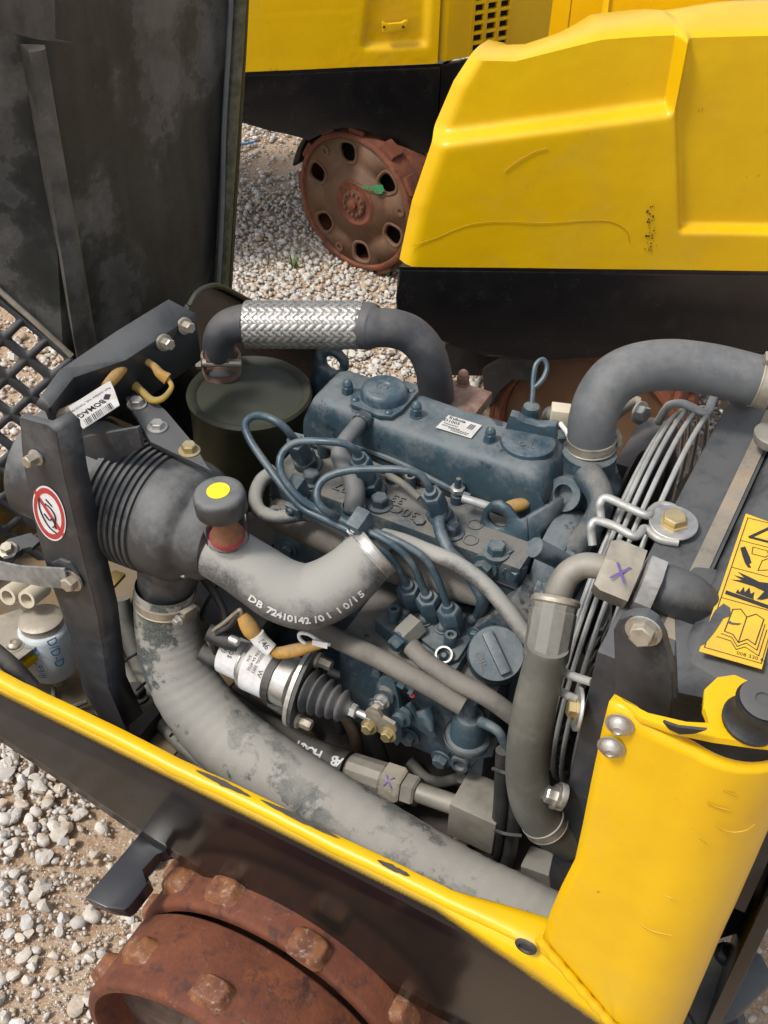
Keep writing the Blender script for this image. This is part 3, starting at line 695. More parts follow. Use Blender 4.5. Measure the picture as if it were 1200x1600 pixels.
# ================================================================== BACKGROUND ROLLERS
class Frame:
    """Side plane of a parked roller: u along it, v away from the viewer, z up."""
    def __init__(s, p0, az): s.p0 = V((p0.x, p0.y, 0)); a = R_(az); s.D = V((math.cos(a), math.sin(a), 0)); s.N = V((math.sin(a), -math.cos(a), 0))
    def P(s, u, v, z): return s.p0 + s.D * u - s.N * v + V((0, 0, z))
    def px(s, x, y, v=0.):
        p = UP(x, y, s.p0 - s.N * v, s.N); q = p - s.p0; return (q.dot(s.D), v, p.z)
def shell(fr, lines, name, m, parent, sharp=30):
    """Loft through rows of (u, v, z)."""
    b = B(); vv = [[b.bm.verts.new(fr.P(*p)) for p in r] for r in lines]
    for i in range(len(vv) - 1):
        for k in range(len(vv[0]) - 1):
            try: b.bm.faces.new((vv[i][k], vv[i][k + 1], vv[i + 1][k + 1], vv[i + 1][k]))
            except ValueError: pass
    return b.build(name, m, parent, sharp=sharp)
# ---- the nearer one: hood with raised shoulder and recess
fB = Frame(U(625, 418, 'z', .62), 28.9)
rB = thing('trench_roller', 'closed yellow trench roller with dented sloping hood standing close behind the engine', 'roller', fB.P(.6, .35, 0), 'trench rollers parked in the gravel yard')
W2 = .72
us = np.linspace(-.05, 1.25, 66)
def uz_front(z): return float(np.interp(z, [.60, .75, .88, .97, 1.02, 1.06], [-.004, .02, .056, .09, .12, .20]))
def hoodB():
    # every row is one height ring of the side, from bottom to the crown, then across the top
    rows = []
    def zr(u): return float(np.interp(u, [0, .06, .48, .50, 1.3], [.875, .880, .945, .947, .96]))     # shoulder line
    def ztop(u): return 1.083 - .108 * math.exp(-u / .235)
    def inset(u):  # the shoulder ends here
        return float(np.clip((u - .480) / .012, 0, 1))
    lv = np.linspace(0, 1, 170)
    ul = np.concatenate([np.linspace(0, .46, 40), np.linspace(.465, .60, 70), np.linspace(.62, 1.1, 24)])
    for t in lv:
        r = []
        for u0 in ul:
            zb, zt = .622, ztop(max(u0, .12)); z = zb + (zt - zb) * t
            u = max(u0, 0) + uz_front(z) * max(0, 1 - u0 / .35)
            zs = zr(u); h = (z - zs) / .0035
            s = 1 / (1 + math.exp(-max(-30, min(30, h))))            # 0 below the shoulder, 1 above
            left = 1 - inset(u)
            v = (.034 * s + .06 * max(0, z - zs)) * left
            # right of the shoulder: one sunken pocket
            sg = lambda q: 1 / (1 + math.exp(-max(-30, min(30, q))))
            du = u - .497 - (.95 - z) * .22 * (z < .95)
            v += (1 - left) * sg((.70 - z) / .004) * 0 + .024 * sg(du / .0022) * sg((z - .708) / .0022) * sg((.86 - u) / .004) + .03 * max(0, z - 1.03) * (1 - left)
            e = max(0, 1 - u0 / .03); v += .03 * e * e                 # rounded leading corner
            v += .0010 * nsm(u, z, 6, 3) + .0003 * nsm(u, z, 40, 8)
            r.append((u, v, z))
        rows.append(r)
    top = rows[-1]
    for k, dv in enumerate((.006, .018, .034, .06, .12, .25, .40, .54, .62, .66, .68)):
        rr = []
        for (u, v, z), u0 in zip(top, ul):
            cr = min(dv, .68 - dv); rise = .010 * (1 - math.exp(-cr / .02)) * min(1, u0 / .45) - (.75 + .3 * max(0, 1 - u0 / .35)) * dv * dv
            ridge = .018 / (1 + math.exp(-max(-30, min(30, (dv - .085) / .008)))) * (1 / (1 + math.exp(-max(-30, min(30, (u - .46 - dv * .4) / .03))))) * (1 / (1 + math.exp(max(-30, min(30, (dv - .60) / .008)))))
            rr.append((u + .36 * dv * max(0, 1 - u0 / .45), v + dv, z + rise + ridge))
        rows.append(rr)
    # far side
    far = rows[-1]
    for z in (.95, .8, .622): rows.append([(u, W2, z) for (u, v, zz), u0 in zip(far, ul)])
    return rows
hb = shell(fB, hoodB(), 'hood', 'yellow', rB, sharp=60)
# grille let into the sloping front
b = B()
for i in range(7):
    t0 = .68 + i * .031; z1_ = t0 + .014
    b.prism([fB.P(uz_front(t0) + .006, .05, t0), fB.P(uz_front(t0) + .135, .32, t0), fB.P(uz_front(z1_) + .135, .32, z1_), fB.P(uz_front(z1_) + .006, .05, z1_)], fB.D * .006)
b.build('grille', 'yellow', rB)
B().prism([fB.P(uz_front(.625) + .05, .06, .625), fB.P(uz_front(.625) + .20, .40, .625), fB.P(uz_front(.84) + .20, .40, .84), fB.P(uz_front(.84) + .05, .06, .84)], fB.D * .01).build('grille_backing', 'hose_black', rB)
def skirtB(fr, pts, depth, parent, top=.618, name='side_skirt'):
    poly = [fr.P(u, -.004, z) for u, z in pts]
    return B().prism(poly, -fr.N * depth, .008).build(name, 'black_paint', parent)
zpts = [(-.003, .615), (-.006, .55), (-.003, .50), (.05, .475)] + [fB.px(x, y)[0::2] for x, y in ((700, 538), (760, 556), (850, 562), (930, 556))] + [(.62, .43), (1.1, .43), (1.1, .615)]
skirtB(fB, zpts, .012, rB)
B().prism([fB.P(-.003, .012, .615), fB.P(-.006, .012, .50), fB.P(.28, .70, .50), fB.P(.285, .70, .615)], fB.D * .012, .003).build('front_skirt', 'black_paint', rB)
b = B(); b.prism([fB.P(.0, .0, .612), fB.P(1.1, .0, .612), fB.P(1.1, .70, .612), fB.P(.3, .70, .612)], (0, 0, .009)).build('deck', 'black_paint', rB)
B().prism([fB.P(.12, .2, .22), fB.P(1.0, .2, .22), fB.P(1.0, .6, .22), fB.P(.12, .6, .22)], (0, 0, .38)).build('chassis', 'grime', rB)
# scratches and dents pressed in the side
b = B()
def vB(x, y): return UP(x, y, fB.p0 + fB.N * .002, fB.N)
for ln, r in (([(788, 268), (800, 258), (815, 248), (835, 237), (855, 231)], .0008), ([(640, 385), (680, 372), (730, 352), (780, 346), (850, 348), (930, 344), (960, 348), (980, 362), (983, 378)], .0006)):
    b.tube([vB(*p) for p in ln], r=r, seg=6, n=5)
b.build('scratch', 'scratch', hb)
b = B()
for i in range(30):
    x, y = 1017 + random.gauss(0, 4), 322 + random.uniform(0, 70); s_ = random.uniform(.0004, .0014)
    b.box(vB(x, y), fB.D * s_, fB.N * .0006, V((0, 0, s_ * random.uniform(.8, 1.8))))
b.build('paint_chip', 'grime', hb)
for x, y in ((1095, 326), (1157, 326)):
    p = vB(x, y) - fB.N * .032; disc('rivet_hole', 'ink', hb, p, fB.N, .0022, .003)
# drum under it
def parked_drum(parent, c, nrm, R, width, face_detail=True):
    nrm = V(nrm).normalized(); tan = nrm.cross(V((0, 0, 1))).normalized(); up = V((0, 0, 1)); c = V(c)
    d = B().lathe(c - nrm * width, nrm, [(0, R * .9), (0, R * .985), (.006, R), (width - .012, R), (width - .004, R * .99), (width, R * .965), (width, R * .93), (width - .008, R * .90), (width - .03, R * .885), (.01, R * .88)], seg=72, cap=False).build('drum', 'rust', parent)
    for k in range(12):
        a = 2 * math.pi * k / 12; n = tan * math.cos(a) + up * math.sin(a); t = -tan * math.sin(a) + up * math.cos(a)
        for j, off in enumerate((.035, width * .55)):
            a_ = a + (.26 if j else 0); n = tan * math.cos(a_) + up * math.sin(a_); t = -tan * math.sin(a_) + up * math.cos(a_)
            cc = c - nrm * off + n * (R - .004)
            b = B(); b.prism([cc - t * .028 - nrm * .026, cc + t * .028 - nrm * .026, cc + t * .028 + nrm * .026, cc - t * .028 + nrm * .026], n * .017, .006); b.build('pad', 'rust', d)
    return d, tan, up
dB, _, _ = parked_drum(rB, U(905, 575, 'z', .41) + V((0.02, .06, -.21)), V((.12, -.99, 0)), .215, .24)
B().lathe(U(905, 575, 'z', .41) + V((0.02, .06, -.21)), V((.12, -.99, 0)), [(-.03, .19), (-.02, .19), (-.02, .05), (.01, .045), (.01, 0)], seg=48).build('drum_disc', 'rust_disc', dB)
fp = [U(x, y, 'y', .95) for x, y in ((752, 578), (775, 565), (835, 560), (845, 600), (800, 590), (778, 610), (766, 640), (756, 615))]
B().prism(fp, (0, .02, 0), .004).build('mud_flap', 'hose_black', rB)
# ---- the farther one
fA = Frame(U(690, 100, 'z', .62), 38.2)
rA = thing('trench_roller', 'yellow trench roller parked at the back with rusty spoked drum showing green paint mark', 'roller', fA.P(-.4, .35, 0), 'trench rollers parked in the gravel yard')
rows = []
def pocket(u, z):
    s = lambda x: 1 / (1 + math.exp(-max(-30, min(30, x / .004))))
    return s(u + .215 - (z - .67) * .12) * s(z - .672) * s(-.105 + .06 - u)
ul = np.concatenate([np.linspace(-1.3, -.30, 14), np.linspace(-.29, -.012, 50)])
for z in np.concatenate([np.linspace(.622, .78, 44), np.linspace(.8, 1.05, 10)]):
    rows.append([(u, .016 * pocket(u, z) + .0015 * nsm(u, z, 6, 7) + .0005 * nsm(u, z, 60) + max(0, z - 1.0) * .5, z) for u in ul])
rows.append([(u, .10, 1.075) for u in ul]); rows.append([(u, .6, 1.09) for u in ul]); rows.append([(u, .72, .95) for u in ul]); rows.append([(u, .72, .622) for u in ul])
ha = shell(fA, rows, 'hood', 'yellow', rA, sharp=60)
# adjoining end panel with louvre grille, turned a little further
fE = Frame(fA.P(0, 0, 0), 57)
gx0, gx1 = fE.px(737, 60)[0], fE.px(797, 40)[0]
rows = []
for z in np.linspace(.625, 1.06, 10):
    r = [(-.006, .03, z)]
    for k in range(8): a = R_(180 - 90 * k / 7); r.append((.020 + .026 * math.cos(a), .028 - .026 * math.sin(a), z))
    r += [(gx0 - .004, .002, z)]; rows.append(r)
he = shell(fE, rows, 'end_cap', 'yellow', rA, sharp=60)
rows = [[(u, .002, z) for u in (gx1 + .004, gx1 + .09, gx1 + .10, .9)] for z in (.625, .9, 1.06, 1.10)]
shell(fE, rows, 'end_panel', 'yellow', rA, sharp=60)
b = B(); ng = 3
for z in np.arange(.632, 1.06, .0265): b.prism([fE.P(gx0 - .004, .001, z - .0045), fE.P(gx1 + .004, .001, z - .0045), fE.P(gx1 + .004, .001, z + .0045), fE.P(gx0 - .004, .001, z + .0045)], fE.N * -.012, .002)
for i in range(ng + 1):
    u = gx0 + (gx1 - gx0) * i / ng; b.prism([fE.P(u - .006, .0, .626), fE.P(u + .006, .0, .626), fE.P(u + .006, .0, 1.06), fE.P(u - .006, .0, 1.06)], fE.N * -.013, .002)
b.build('grille', 'yellow', rA)
B().prism([fE.P(gx0 - .01, .03, .625), fE.P(gx1 + .01, .03, .625), fE.P(gx1 + .01, .03, 1.06), fE.P(gx0 - .01, .03, 1.06)], fE.N * -.004).build('grille_backing', 'grime', rA)
B().prism([fE.P(.002, .003, 1.06), fE.P(.8, .003, 1.06), fE.P(.8, .6, 1.06), fE.P(.0, .7, 1.06)], (0, 0, .01)).build('top_panel', 'yellow', rA)
# small bracket on the hood side
def sA(x, y, v=-.004): u = fA.px(x, y, v); return fA.P(*u)
bk = B(); q = [(596, 32), (601, 34), (605, 37), (627, 35), (631, 30), (636, 30), (633, 47), (597, 49)]
bk.prism([sA(x, y, .004) for x, y in q], fA.N * .012, .002)
bko = bk.build('handle_bracket', 'yellow', ha)
for x in (600, 630): disc('rivet_hole', 'ink', bko, sA(x, 42, -.0085), fA.N, .0035, .001, 12)
zp = [fA.px(x, y)[0::2] for x, y in ((690, 102), (664, 243), (636, 240), (622, 236), (606, 220), (585, 206), (562, 198), (538, 196), (512, 201), (492, 214), (482, 220), (470, 212), (420, 204), (378, 188))] + [(-.85, .50), (-1.3, .50), (-1.3, .615), (-.02, .615)]
zp[0] = (-.004, .612); zp[1] = (-.002, .37); zp.pop()
B().prism([fA.P(u, -.004, z) for u, z in zp + [(-.004, .613)][:0]], -fA.N * .012, .004).build('side_skirt', 'black_paint', rA)
B().prism([fE.P(.0, .0, .37), fE.P(.8, .0, .37), fE.P(.8, .02, .37), fE.P(.0, .02, .37)], (0, 0, .245), .003).build('end_skirt', 'black_paint', rA)
B().prism([fA.P(-1.3, .0, .612), fA.P(.0, .0, .612), fA.P(.09, .1, .612), fA.P(.09, .7, .612), fA.P(-1.3, .7, .612)], (0, 0, .009)).build('deck', 'black_paint', rA)
B().prism([fA.P(-.30, .30, .12), fA.P(.0, .30, .12), fA.P(.0, .60, .12), fA.P(-.30, .60, .12)], (0, 0, .47)).build('chassis', 'grime', rA)
nA = V((-.174, -.985, 0)); cA = U(552, 319, 'z', .212)
dA, tA, uA = parked_drum(rA, cA, nA, .212, .30)
# disc with real window openings: ring sector mesh
def disc_face():
    c = cA - nA * .012
    def P(r, a): return c + (tA * math.cos(a) + uA * math.sin(a)) * r
    hol = [R_(20 + k * 60) for k in range(6)]
    def loop(h, sc_):
        out = []
        for k in range(20):
            q = 2 * math.pi * k / 20; cs, sn = math.cos(q), math.sin(q); e = (abs(cs) ** 3 + abs(sn) ** 3) ** (-1 / 3)
            rr = .153 + .027 * cs * e * sc_; out.append(P(rr, h + (.026 + .16 * (rr - .153)) * sn * e * sc_ / rr))
        return out
    b = B(); ed = []
    for lp_ in [[P(.194, 2 * math.pi * j / 72) for j in range(72)]] + [loop(h, 1.0) for h in hol]:
        vs_ = [b.bm.verts.new(p) for p in lp_]; ed += [b.bm.edges.new((vs_[i], vs_[(i + 1) % len(vs_)])) for i in range(len(vs_))]
    bmesh.ops.triangle_fill(b.bm, use_beauty=True, use_dissolve=False, edges=ed)
    o = b.build('drum_disc', 'rust_disc', dA, solid=.010)
    for h in hol:   # raised rims of the windows
        L = loop(h, 1.22); B().tube([p + nA * .003 for p in L], r=.0052, seg=8, smooth=False, closed=True, cap=False).build('window_rim', 'rust_disc', dA)
    for k in range(3):
        a = R_(50 + 120 * k); B().lathe(P(.172, a) + nA * .003, nA, [(0, .016), (.006, .015), (.006, .008), (.002, .006), (.001, 0)], seg=18).build('boss', 'rust_disc', dA)
    hub = B().lathe(c, nA, [(0, .074), (.006, .072), (.010, .064), (.006, .050), (.006, .042), (.012, .040), (.013, .016), (.022, .015), (.024, .010), (.026, 0)], seg=36).build('hub', 'rust', dA)
    for k in range(12):
        a = 2 * math.pi * k / 12; inst('hexw', 'rust_disc', 'hub_bolt', dA, P(.033, a) + nA * .012, nA, .005, .006)
    return o
dd = disc_face()
B().lathe(cA - nA * .09, nA, [(0, .185), (.01, .185), (.01, 0)], seg=40).build('inner_plate', 'rust_dark', dA)
g_ = [cA + nA * .005 + (CR * (x - 552) - CU * (y - 319)) * mpp(cA) for x, y in ((560, 290), (575, 292), (588, 288), (598, 292), (600, 300), (592, 306), (584, 299), (572, 298))]
g_ = [UP(x, y, cA + nA * .004, nA) for x, y in ((555, 288), (568, 291), (582, 291), (588, 288), (598, 289), (600, 297), (596, 303), (588, 303), (583, 297), (570, 295))]
B().face(g_).build('paint_mark', 'spray_green', dA)
fw = B(); rows = []
for k in range(14):
    a = R_(12 + 48 * k / 13); r = .238; n = tA * math.cos(a) + uA * math.sin(a); rows.append([cA + n * r + nA * .0, cA + n * r - nA * .25])
vv = [[fw.bm.verts.new(p) for p in r] for r in rows]
for i in range(13): fw.bm.faces.new((vv[i][0], vv[i][1], vv[i + 1][1], vv[i + 1][0]))
fw.build('mudguard', 'black_paint', rA, solid=.006)
# grass by the far drum, and a thin cable on the gravel
def tuft(x, y, h, n, label):
    p = U(x, y, 'z', 0); b = B()
    for i in range(n):
        a = random.uniform(0, 6.3); l = h * random.uniform(.5, 1); d = V((math.cos(a), math.sin(a), 0)); s_ = d.cross(V((0, 0, 1))) * .0022; o = p + d * random.uniform(0, .012)
        m1 = o + d * l * .2 + V((0, 0, l * .6)); m2 = o + d * l * .55 + V((0, 0, l))
        q = [b.bm.verts.new(z) for z in (o - s_, o + s_, m1 + s_ * .8, m1 - s_ * .8, m2)]
        b.bm.faces.new((q[0], q[1], q[2], q[3])); b.bm.faces.new((q[3], q[2], q[4]))
    tag(b.build('grass_tuft', 'grass'), label, 'grass')
tuft(606, 432, .085, 26, 'tuft of green grass at the foot of the rusty spoked drum')
tuft(458, 420, .05, 14, 'small grass blades sprouting from open gravel')
cb = U(372, 228, 'z', .012)
tag(B().tube([U(355, 232, 'z', .01), U(372, 226, 'z', .02), U(388, 224, 'z', .018), U(398, 221, 'z', .008)], r=.004, seg=8).build('cable', 'ink_blue'), 'short blue cable lying on the gravel by the raised hood', 'cable')
# ================================================================== DIESEL ENGINE
eng = thing('diesel_engine', 'dusty blue three-cylinder diesel engine with looping fuel pipes in the open bay', 'engine', (.06, .0, .44))
HZ = .84                                                    # top of the cylinder head
blk = B().bx(-.115, .262, -.10, .14, .445, .765, .008).build('engine_block', 'blue_dirty', eng)
B().bx(-.118, -.108, -.085, .125, .50, .74, .004).build('rear_plate', 'blue', eng)
head = B().bx(-.105, .246, -.116, .125, .760, HZ, .007).build('cylinder_head', 'blue_dirty', eng)
B().bx(-.103, .244, -.1185, -.1165, .806, .8085).build('head_gasket', 'grime', head)
# cast ledge along the head's front, below the pipes
B().tube([(-.09, -.128, .792, .020), (.02, -.132, .792, .024), (.12, -.132, .790, .024), (.215, -.124, .790, .018)], seg=18).build('intake_manifold', 'rubber_tan', eng)
# valve cover: rounded casting
def cover():
    b = B(); x0, x1, y0, y1, z0, z1 = -.102, .236, -.034, .060, HZ, .912
    nx = 30; rings = []
    for i in range(nx + 1):
        t = i / nx; e = .024; X = x0 + (x1 - x0) * t
        d = min(X - x0, x1 - X); k = 1.0 if d > e else math.sqrt(max(0, 1 - ((e - d) / e) ** 2)); k = .55 + .45 * k
        zz = z0 + (z1 - z0) * (k if k < 1 else 1) ; zz += .0012 * math.sin(t * 9)
        prof = []
        for a in range(45):
            q = math.pi * a / 44; cs, sn = math.cos(q), math.sin(q)
            sy = math.copysign(abs(cs) ** .30, cs); sz = abs(sn) ** .36
            prof.append(V((X, (y0 + y1) / 2 + sy * (y1 - y0) / 2 * (1 if k > .95 else .85 + .15 * k), z0 + (zz - z0) * sz)))
        rings.append(prof)
    vv = [[b.bm.verts.new(p) for p in r] for r in rings]
    for i in range(nx):
        for j in range(44): b.bm.faces.new((vv[i][j], vv[i][j + 1], vv[i + 1][j + 1], vv[i + 1][j]))
    b.bm.faces.new(vv[0]); b.bm.faces.new(vv[-1][::-1])
    # filler neck at the front end
    c = U(824, 700, 'z', .905); b.lathe((c.x, c.y, HZ), (0, 0, 1), [(0, .036), (.05, .0345), (.064, .033), (.067, .031)], seg=36)
    return b.build('valve_cover', 'blue', eng, sharp=50), c
vc, fc = cover()
B().bx(-.106, .262, -.041, .068, HZ - .001, HZ + .006, .002).build('cover_gasket', 'grime', vc)
def onc(x, y, z=.9125): return U(x, y, 'z', z)
for x, y in ((543, 614), (650, 648), (765, 688)): inst('cap', 'blue_clean', 'cap_nut', vc, onc(x, y), (0, 0, 1), .0078, .0205, .3)
bc = onc(600, 630, .912)
pls = [onc(x, y, .9135) for x, y in ((548, 622), (560, 612), (580, 606), (636, 600), (652, 606), (654, 616), (640, 632), (628, 646), (612, 656), (592, 654), (548, 636))]
bpl = B().prism(pls, (0, 0, .005), .001).build('breather_plate', 'blue_clean', vc)
bct = onc(600, 618, .9185)
B().lathe(bct, (0, 0, 1), [(0, .0305), (.008, .0295), (.0125, .0275), (.0145, .024), (.0142, .010), (.0128, .0085), (.0128, .006), (.0145, .0048), (.0148, 0)], seg=40).build('breather_cap', 'blue_clean', vc)
for x, y in ((555, 625), (643, 611), (607, 645)): inst('dome', 'blue_clean', 'screw', vc, onc(x, y, .918), (0, 0, 1), .0052, .004)
# engine data label
lc = [onc(x, y, .9138) for x, y in ((701, 649), (753, 665), (736, 685), (681, 668))]
lab = B().prism(lc, (0, 0, .0006)).build('data_label', 'white_label', vc)
lx, ly = (lc[1] - lc[0]), (lc[0] - lc[3]); LZ = V((0, 0, .0009))
def LP(u, v): return lc[3] + lx * u + ly * v + LZ
text('Kubota', LP(.32, .86), lx, ly, .0075, 'ink', lab, bold=.02); text('D1005', LP(.24, .62), lx, ly, .0080, 'ink', lab, bold=.01)
for k, (u0, u1, v) in enumerate(((.08, .5, .42), (.08, .62, .28), (.3, .92, .20), (.4, .9, .10))):
    b = B(); n = 9
    for i in range(n):
        u = u0 + (u1 - u0) * i / n; b.face([LP(u, v - .03), LP(u + (u1 - u0) / n * .7, v - .03), LP(u + (u1 - u0) / n * .7, v + .03), LP(u, v + .03)])
    b.build('printed_line', 'pipe_grey', lab)
b = B(); u0, v0 = .75, .55
for i in range(3): b.face([LP(.72 + .06 * i, .5), LP(.76 + .06 * i, .5), LP(.76 + .06 * i, .86), LP(.72 + .06 * i, .86)])
b.build('printed_block', 'pipe_grey', lab)
# oil filler cap with winged grip
oc = V((fc.x, fc.y, .9065))
ocap = B().lathe(oc, (0, 0, 1), [(0, .0335), (.006, .0345), (.011, .0335), (.0125, .031), (.0125, 0)], seg=40).build('oil_filler_cap', 'blue_clean', eng)
wd = (onc(846, 683) - onc(786, 671)).normalized(); wn = V((0, 0, 1)).cross(wd)
b = B(); pr = [(-.032, 0), (-.028, .022), (-.018, .021), (-.010, .0135), (.008, .0115), (.018, .017), (.030, .020), (.0335, 0)]
b.prism([oc + V((0, 0, .011)) + wd * u + wn * .012 + V((0, 0, z)) for u, z in pr], wn * .014, .002); b.build('cap_grip', 'blue_clean', ocap)
text('OIL', oc + V((0, 0, .0128)) - wn * .013, -wd * -1, wn, .013, 'blue_dirty', ocap, depth=.0006)
# head bolts and studs
for x, y in ((487, 752), (593, 790), (705, 833), (775, 865)): inst('hexw', 'blue', 'head_bolt', head, U(x, y, 'z', HZ), (0, 0, 1), .0110, .014, random.random())
for x, y in ((505, 712), (612, 752), (640, 762)): inst('socket', 'blue_dirty', 'stud', head, U(x, y, 'z', HZ), (0, 0, 1), .0075, .020)
for x, y in ((655, 818), (430, 800), (548, 845)): inst('hex', 'blue_dirty', 'plug', head, U(x, y, 'z', HZ - .002), (0, 0, 1), .0075, .006)
hx_, hy_ = V((1, 0, 0)), V((0, 1, 0))
text('27', U(534, 762, 'z', HZ + .0008), -hx_, -hy_, .020, 'blue_dirty', head, depth=.0012)
text('30C', U(633, 800, 'z', HZ + .0008), -hx_, -hy_, .022, 'blue_dirty', head, depth=.0012)
text('33', U(622, 780, 'z', HZ + .0008), -hx_, -hy_, .019, 'blue_dirty', head, depth=.0012)
for x, y in ((742, 821), (735, 845)): B().lathe(U(x, y, 'z', HZ - .001), (0, 0, 1), [(0, .010), (.0025, .0095), (.0025, .0075), (.0012, .007), (.0012, 0)], seg=24).build('casting_boss', 'blue_dirty', head)
# injectors
inj_b = [V((-.070, -.074, HZ)), V((.026, -.078, HZ)), V((.130, -.086, HZ))]
inj_t = [U(462, 688, 'z', .905), U(561, 716, 'z', .905), U(673, 770, 'z', .905)]
INJ = []
for bq, tq in zip(inj_b, inj_t):
    d = (tq - bq); h = d.length; d.normalize()
    io = B().lathe(bq, d, [(-.004, .019), (.004, .019), (.005, .0135), (.022, .0135), (.023, .0125), (h * .62, .0125)], seg=24).build('injector', 'blue', eng)
    B().hexa(bq + d * .010, d, .0165, .016).build('injector_body_nut', 'blue', io)
    B().hexa(bq + d * h * .55, d, .0145, h * .42).build('pipe_nut', 'blue_clean', io)
    B().lathe(bq + d * h * .96, d, [(0, .009), (.008, .0075)], seg=16).build('pipe_collar', 'blue_clean', io)
    INJ.append((bq, tq, d))
B().tube(hosept([(498, 690, 'z', .875), (520, 698, 'z', .878), (548, 712, 'z', .872), (600, 735, 'z', .865)], rpx=6.5)).build('leak_off_hose', 'rubber_tan', eng)
B().tube(hosept([(605, 742, 'z', .865), (628, 755, 'z', .868), (655, 778, 'z', .86)], rpx=6)).build('leak_off_hose', 'rubber_tan', eng)
# steel injection pipes
pipes = [
 [(464, 692, 'z', .903), (455, 680, 'z', .920), (440, 664, 'z', .936), (418, 652, 'z', .940), (396, 650, 'z', .930), (383, 664, 'z', .918), (392, 690, 'z', .905), (418, 728, 'z', .890), (442, 760, 'z', .878), (470, 792, 'z', .862), (500, 808, 'y', -.170), (545, 829, 'y', -.176), (590, 855, 'y', -.178), (618, 882, 'y', -.174), (637, 916, 'y', -.168)],
 [(562, 717, 'z', .903), (556, 705, 'z', .918), (540, 694, 'z', .930), (510, 690, 'z', .932), (470, 690, 'z', .925), (447, 701, 'z', .915), (437, 722, 'z', .905), (444, 750, 'z', .890), (468, 778, 'z', .876), (500, 798, 'y', -.166), (548, 819, 'y', -.172), (605, 846, 'y', -.174), (642, 878, 'y', -.170), (667, 932, 'y', -.166)],
 [(674, 772, 'z', .903), (668, 757, 'z', .918), (655, 741, 'z', .930), (630, 734, 'z', .934), (590, 733, 'z', .930), (545, 735, 'z', .925), (510, 746, 'z', .915), (496, 764, 'z', .905), (498, 786, 'z', .894), (515, 802, 'z', .882), (545, 814, 'y', -.158), (585, 830, 'y', -.166), (630, 850, 'y', -.168), (665, 874, 'y', -.166), (686, 910, 'y', -.164), (700, 950, 'y', -.164)]]
for rws in pipes: B().tube(hosept(rws, rpx=6.3), seg=10, n=6).build('injection_pipe', 'blue_clean', eng)
for (x, y, yy) in ((464, 775, -.150), (564, 828, -.176)):
    c = U(x, y, 'y', yy) ; up = V((-.12, -.25, 1)).normalized(); t = V((1, 0, -.15)).normalized(); n = t.cross(up).normalized()
    cl = B().box(c + V((0, 0, .006)), t * .0085, n * .0145, up * .017, .002).box(c + V((.004, -.004, -.012)), t * .010, n * .012, up * .011, .002).build('pipe_clip', 'blue_clean', eng)
    inst('dome', 'blue', 'screw', cl, c - n * -.0 + V((.0, -.016, -.012)), (-.1, -1, .3), .0062, .006)
# breather hose
B().tube(hosept([(570, 652, 'z', .908, 12), (556, 668, 'z', .905, 12.5), (540, 688, 'z', .900, 13), (531, 705, 'z', .894, 14), (536, 722, 'z', .886, 16), (549, 742, 'z', .875, 16.5), (555, 768, 'z', .862, 16), (552, 800, 'z', .843, 16)]), seg=18).build('breather_hose', 'rubber_dark', eng)
p = U(567, 656, 'z', .908); clamp_band(eng, p, V(U(570, 652, 'z', .908)) - V(U(556, 668, 'z', .905)), .0112, .012, 'blue', 'hose_clip')
clamp_band(eng, U(552, 794, 'z', .848), (0, 0, 1), .0138, .008, 'blue', 'hose_clip')
# glow plug rail and lead
B().tube(hosept([(540, 690, 'z', .862), (620, 722, 'z', .862), (700, 762, 'z', .858), (735, 776, 'z', .858)], rpx=5), seg=8).build('glow_plug_rail', 'blue', eng)
g = U(714, 775, 'z', .850); gp = B().lathe(V((g.x, g.y, HZ)), (0, 0, 1), [(0, .008), (.012, .008), (.014, .006), (.030, .004), (.038, .003)], seg=14).build('glow_plug', 'blue_dirty', eng)
B().hexa((g.x, g.y, HZ + .018), (0, 0, 1), .0095, .007).build('nut', 'zinc', gp)
# lifting eyes
def eye(pts, hole, hr, yv, name='lifting_eye', th=.007, m='blue'):
    poly = [U(x, y, 'y', yv) for x, y in pts]; hc = U(*hole, 'y', yv); k = 20
    b = B(); out = [b.bm.verts.new(p) for p in poly]; inn = [b.bm.verts.new(hc + V((math.cos(-2 * math.pi * i / k) * hr[0], 0, math.sin(-2 * math.pi * i / k) * hr[1]))) for i in range(k)]
    eo = [b.bm.edges.new((out[i], out[(i + 1) % len(out)])) for i in range(len(out))]; ei = [b.bm.edges.new((inn[i], inn[(i + 1) % k])) for i in range(k)]
    bmesh.ops.triangle_fill(b.bm, use_beauty=True, use_dissolve=False, edges=eo + ei)
    return b.build(name, m, eng, solid=th)
eye([(484, 612), (490, 570), (497, 542), (512, 540), (532, 549), (543, 562), (544, 578), (530, 588), (514, 594), (505, 640), (480, 640)], (521, 567), (.0125, .0125), .082)
eye([(748, 846), (752, 812), (757, 794), (768, 784), (782, 783), (796, 792), (806, 806), (812, 812), (824, 808), (826, 850), (822, 876), (800, 868)], (778, 811), (.0130, .0130), -.064)
q = [U(x, y, 'y', -.064) for x, y in ((824, 808), (826, 850), (822, 876))]; b = B(); b.face([q[0], q[1], q[2], q[2] + V((.02, .05, .006)), q[0] + V((.024, .05, .004))]).build('lifting_eye_flange', 'blue', eng, solid=.006)
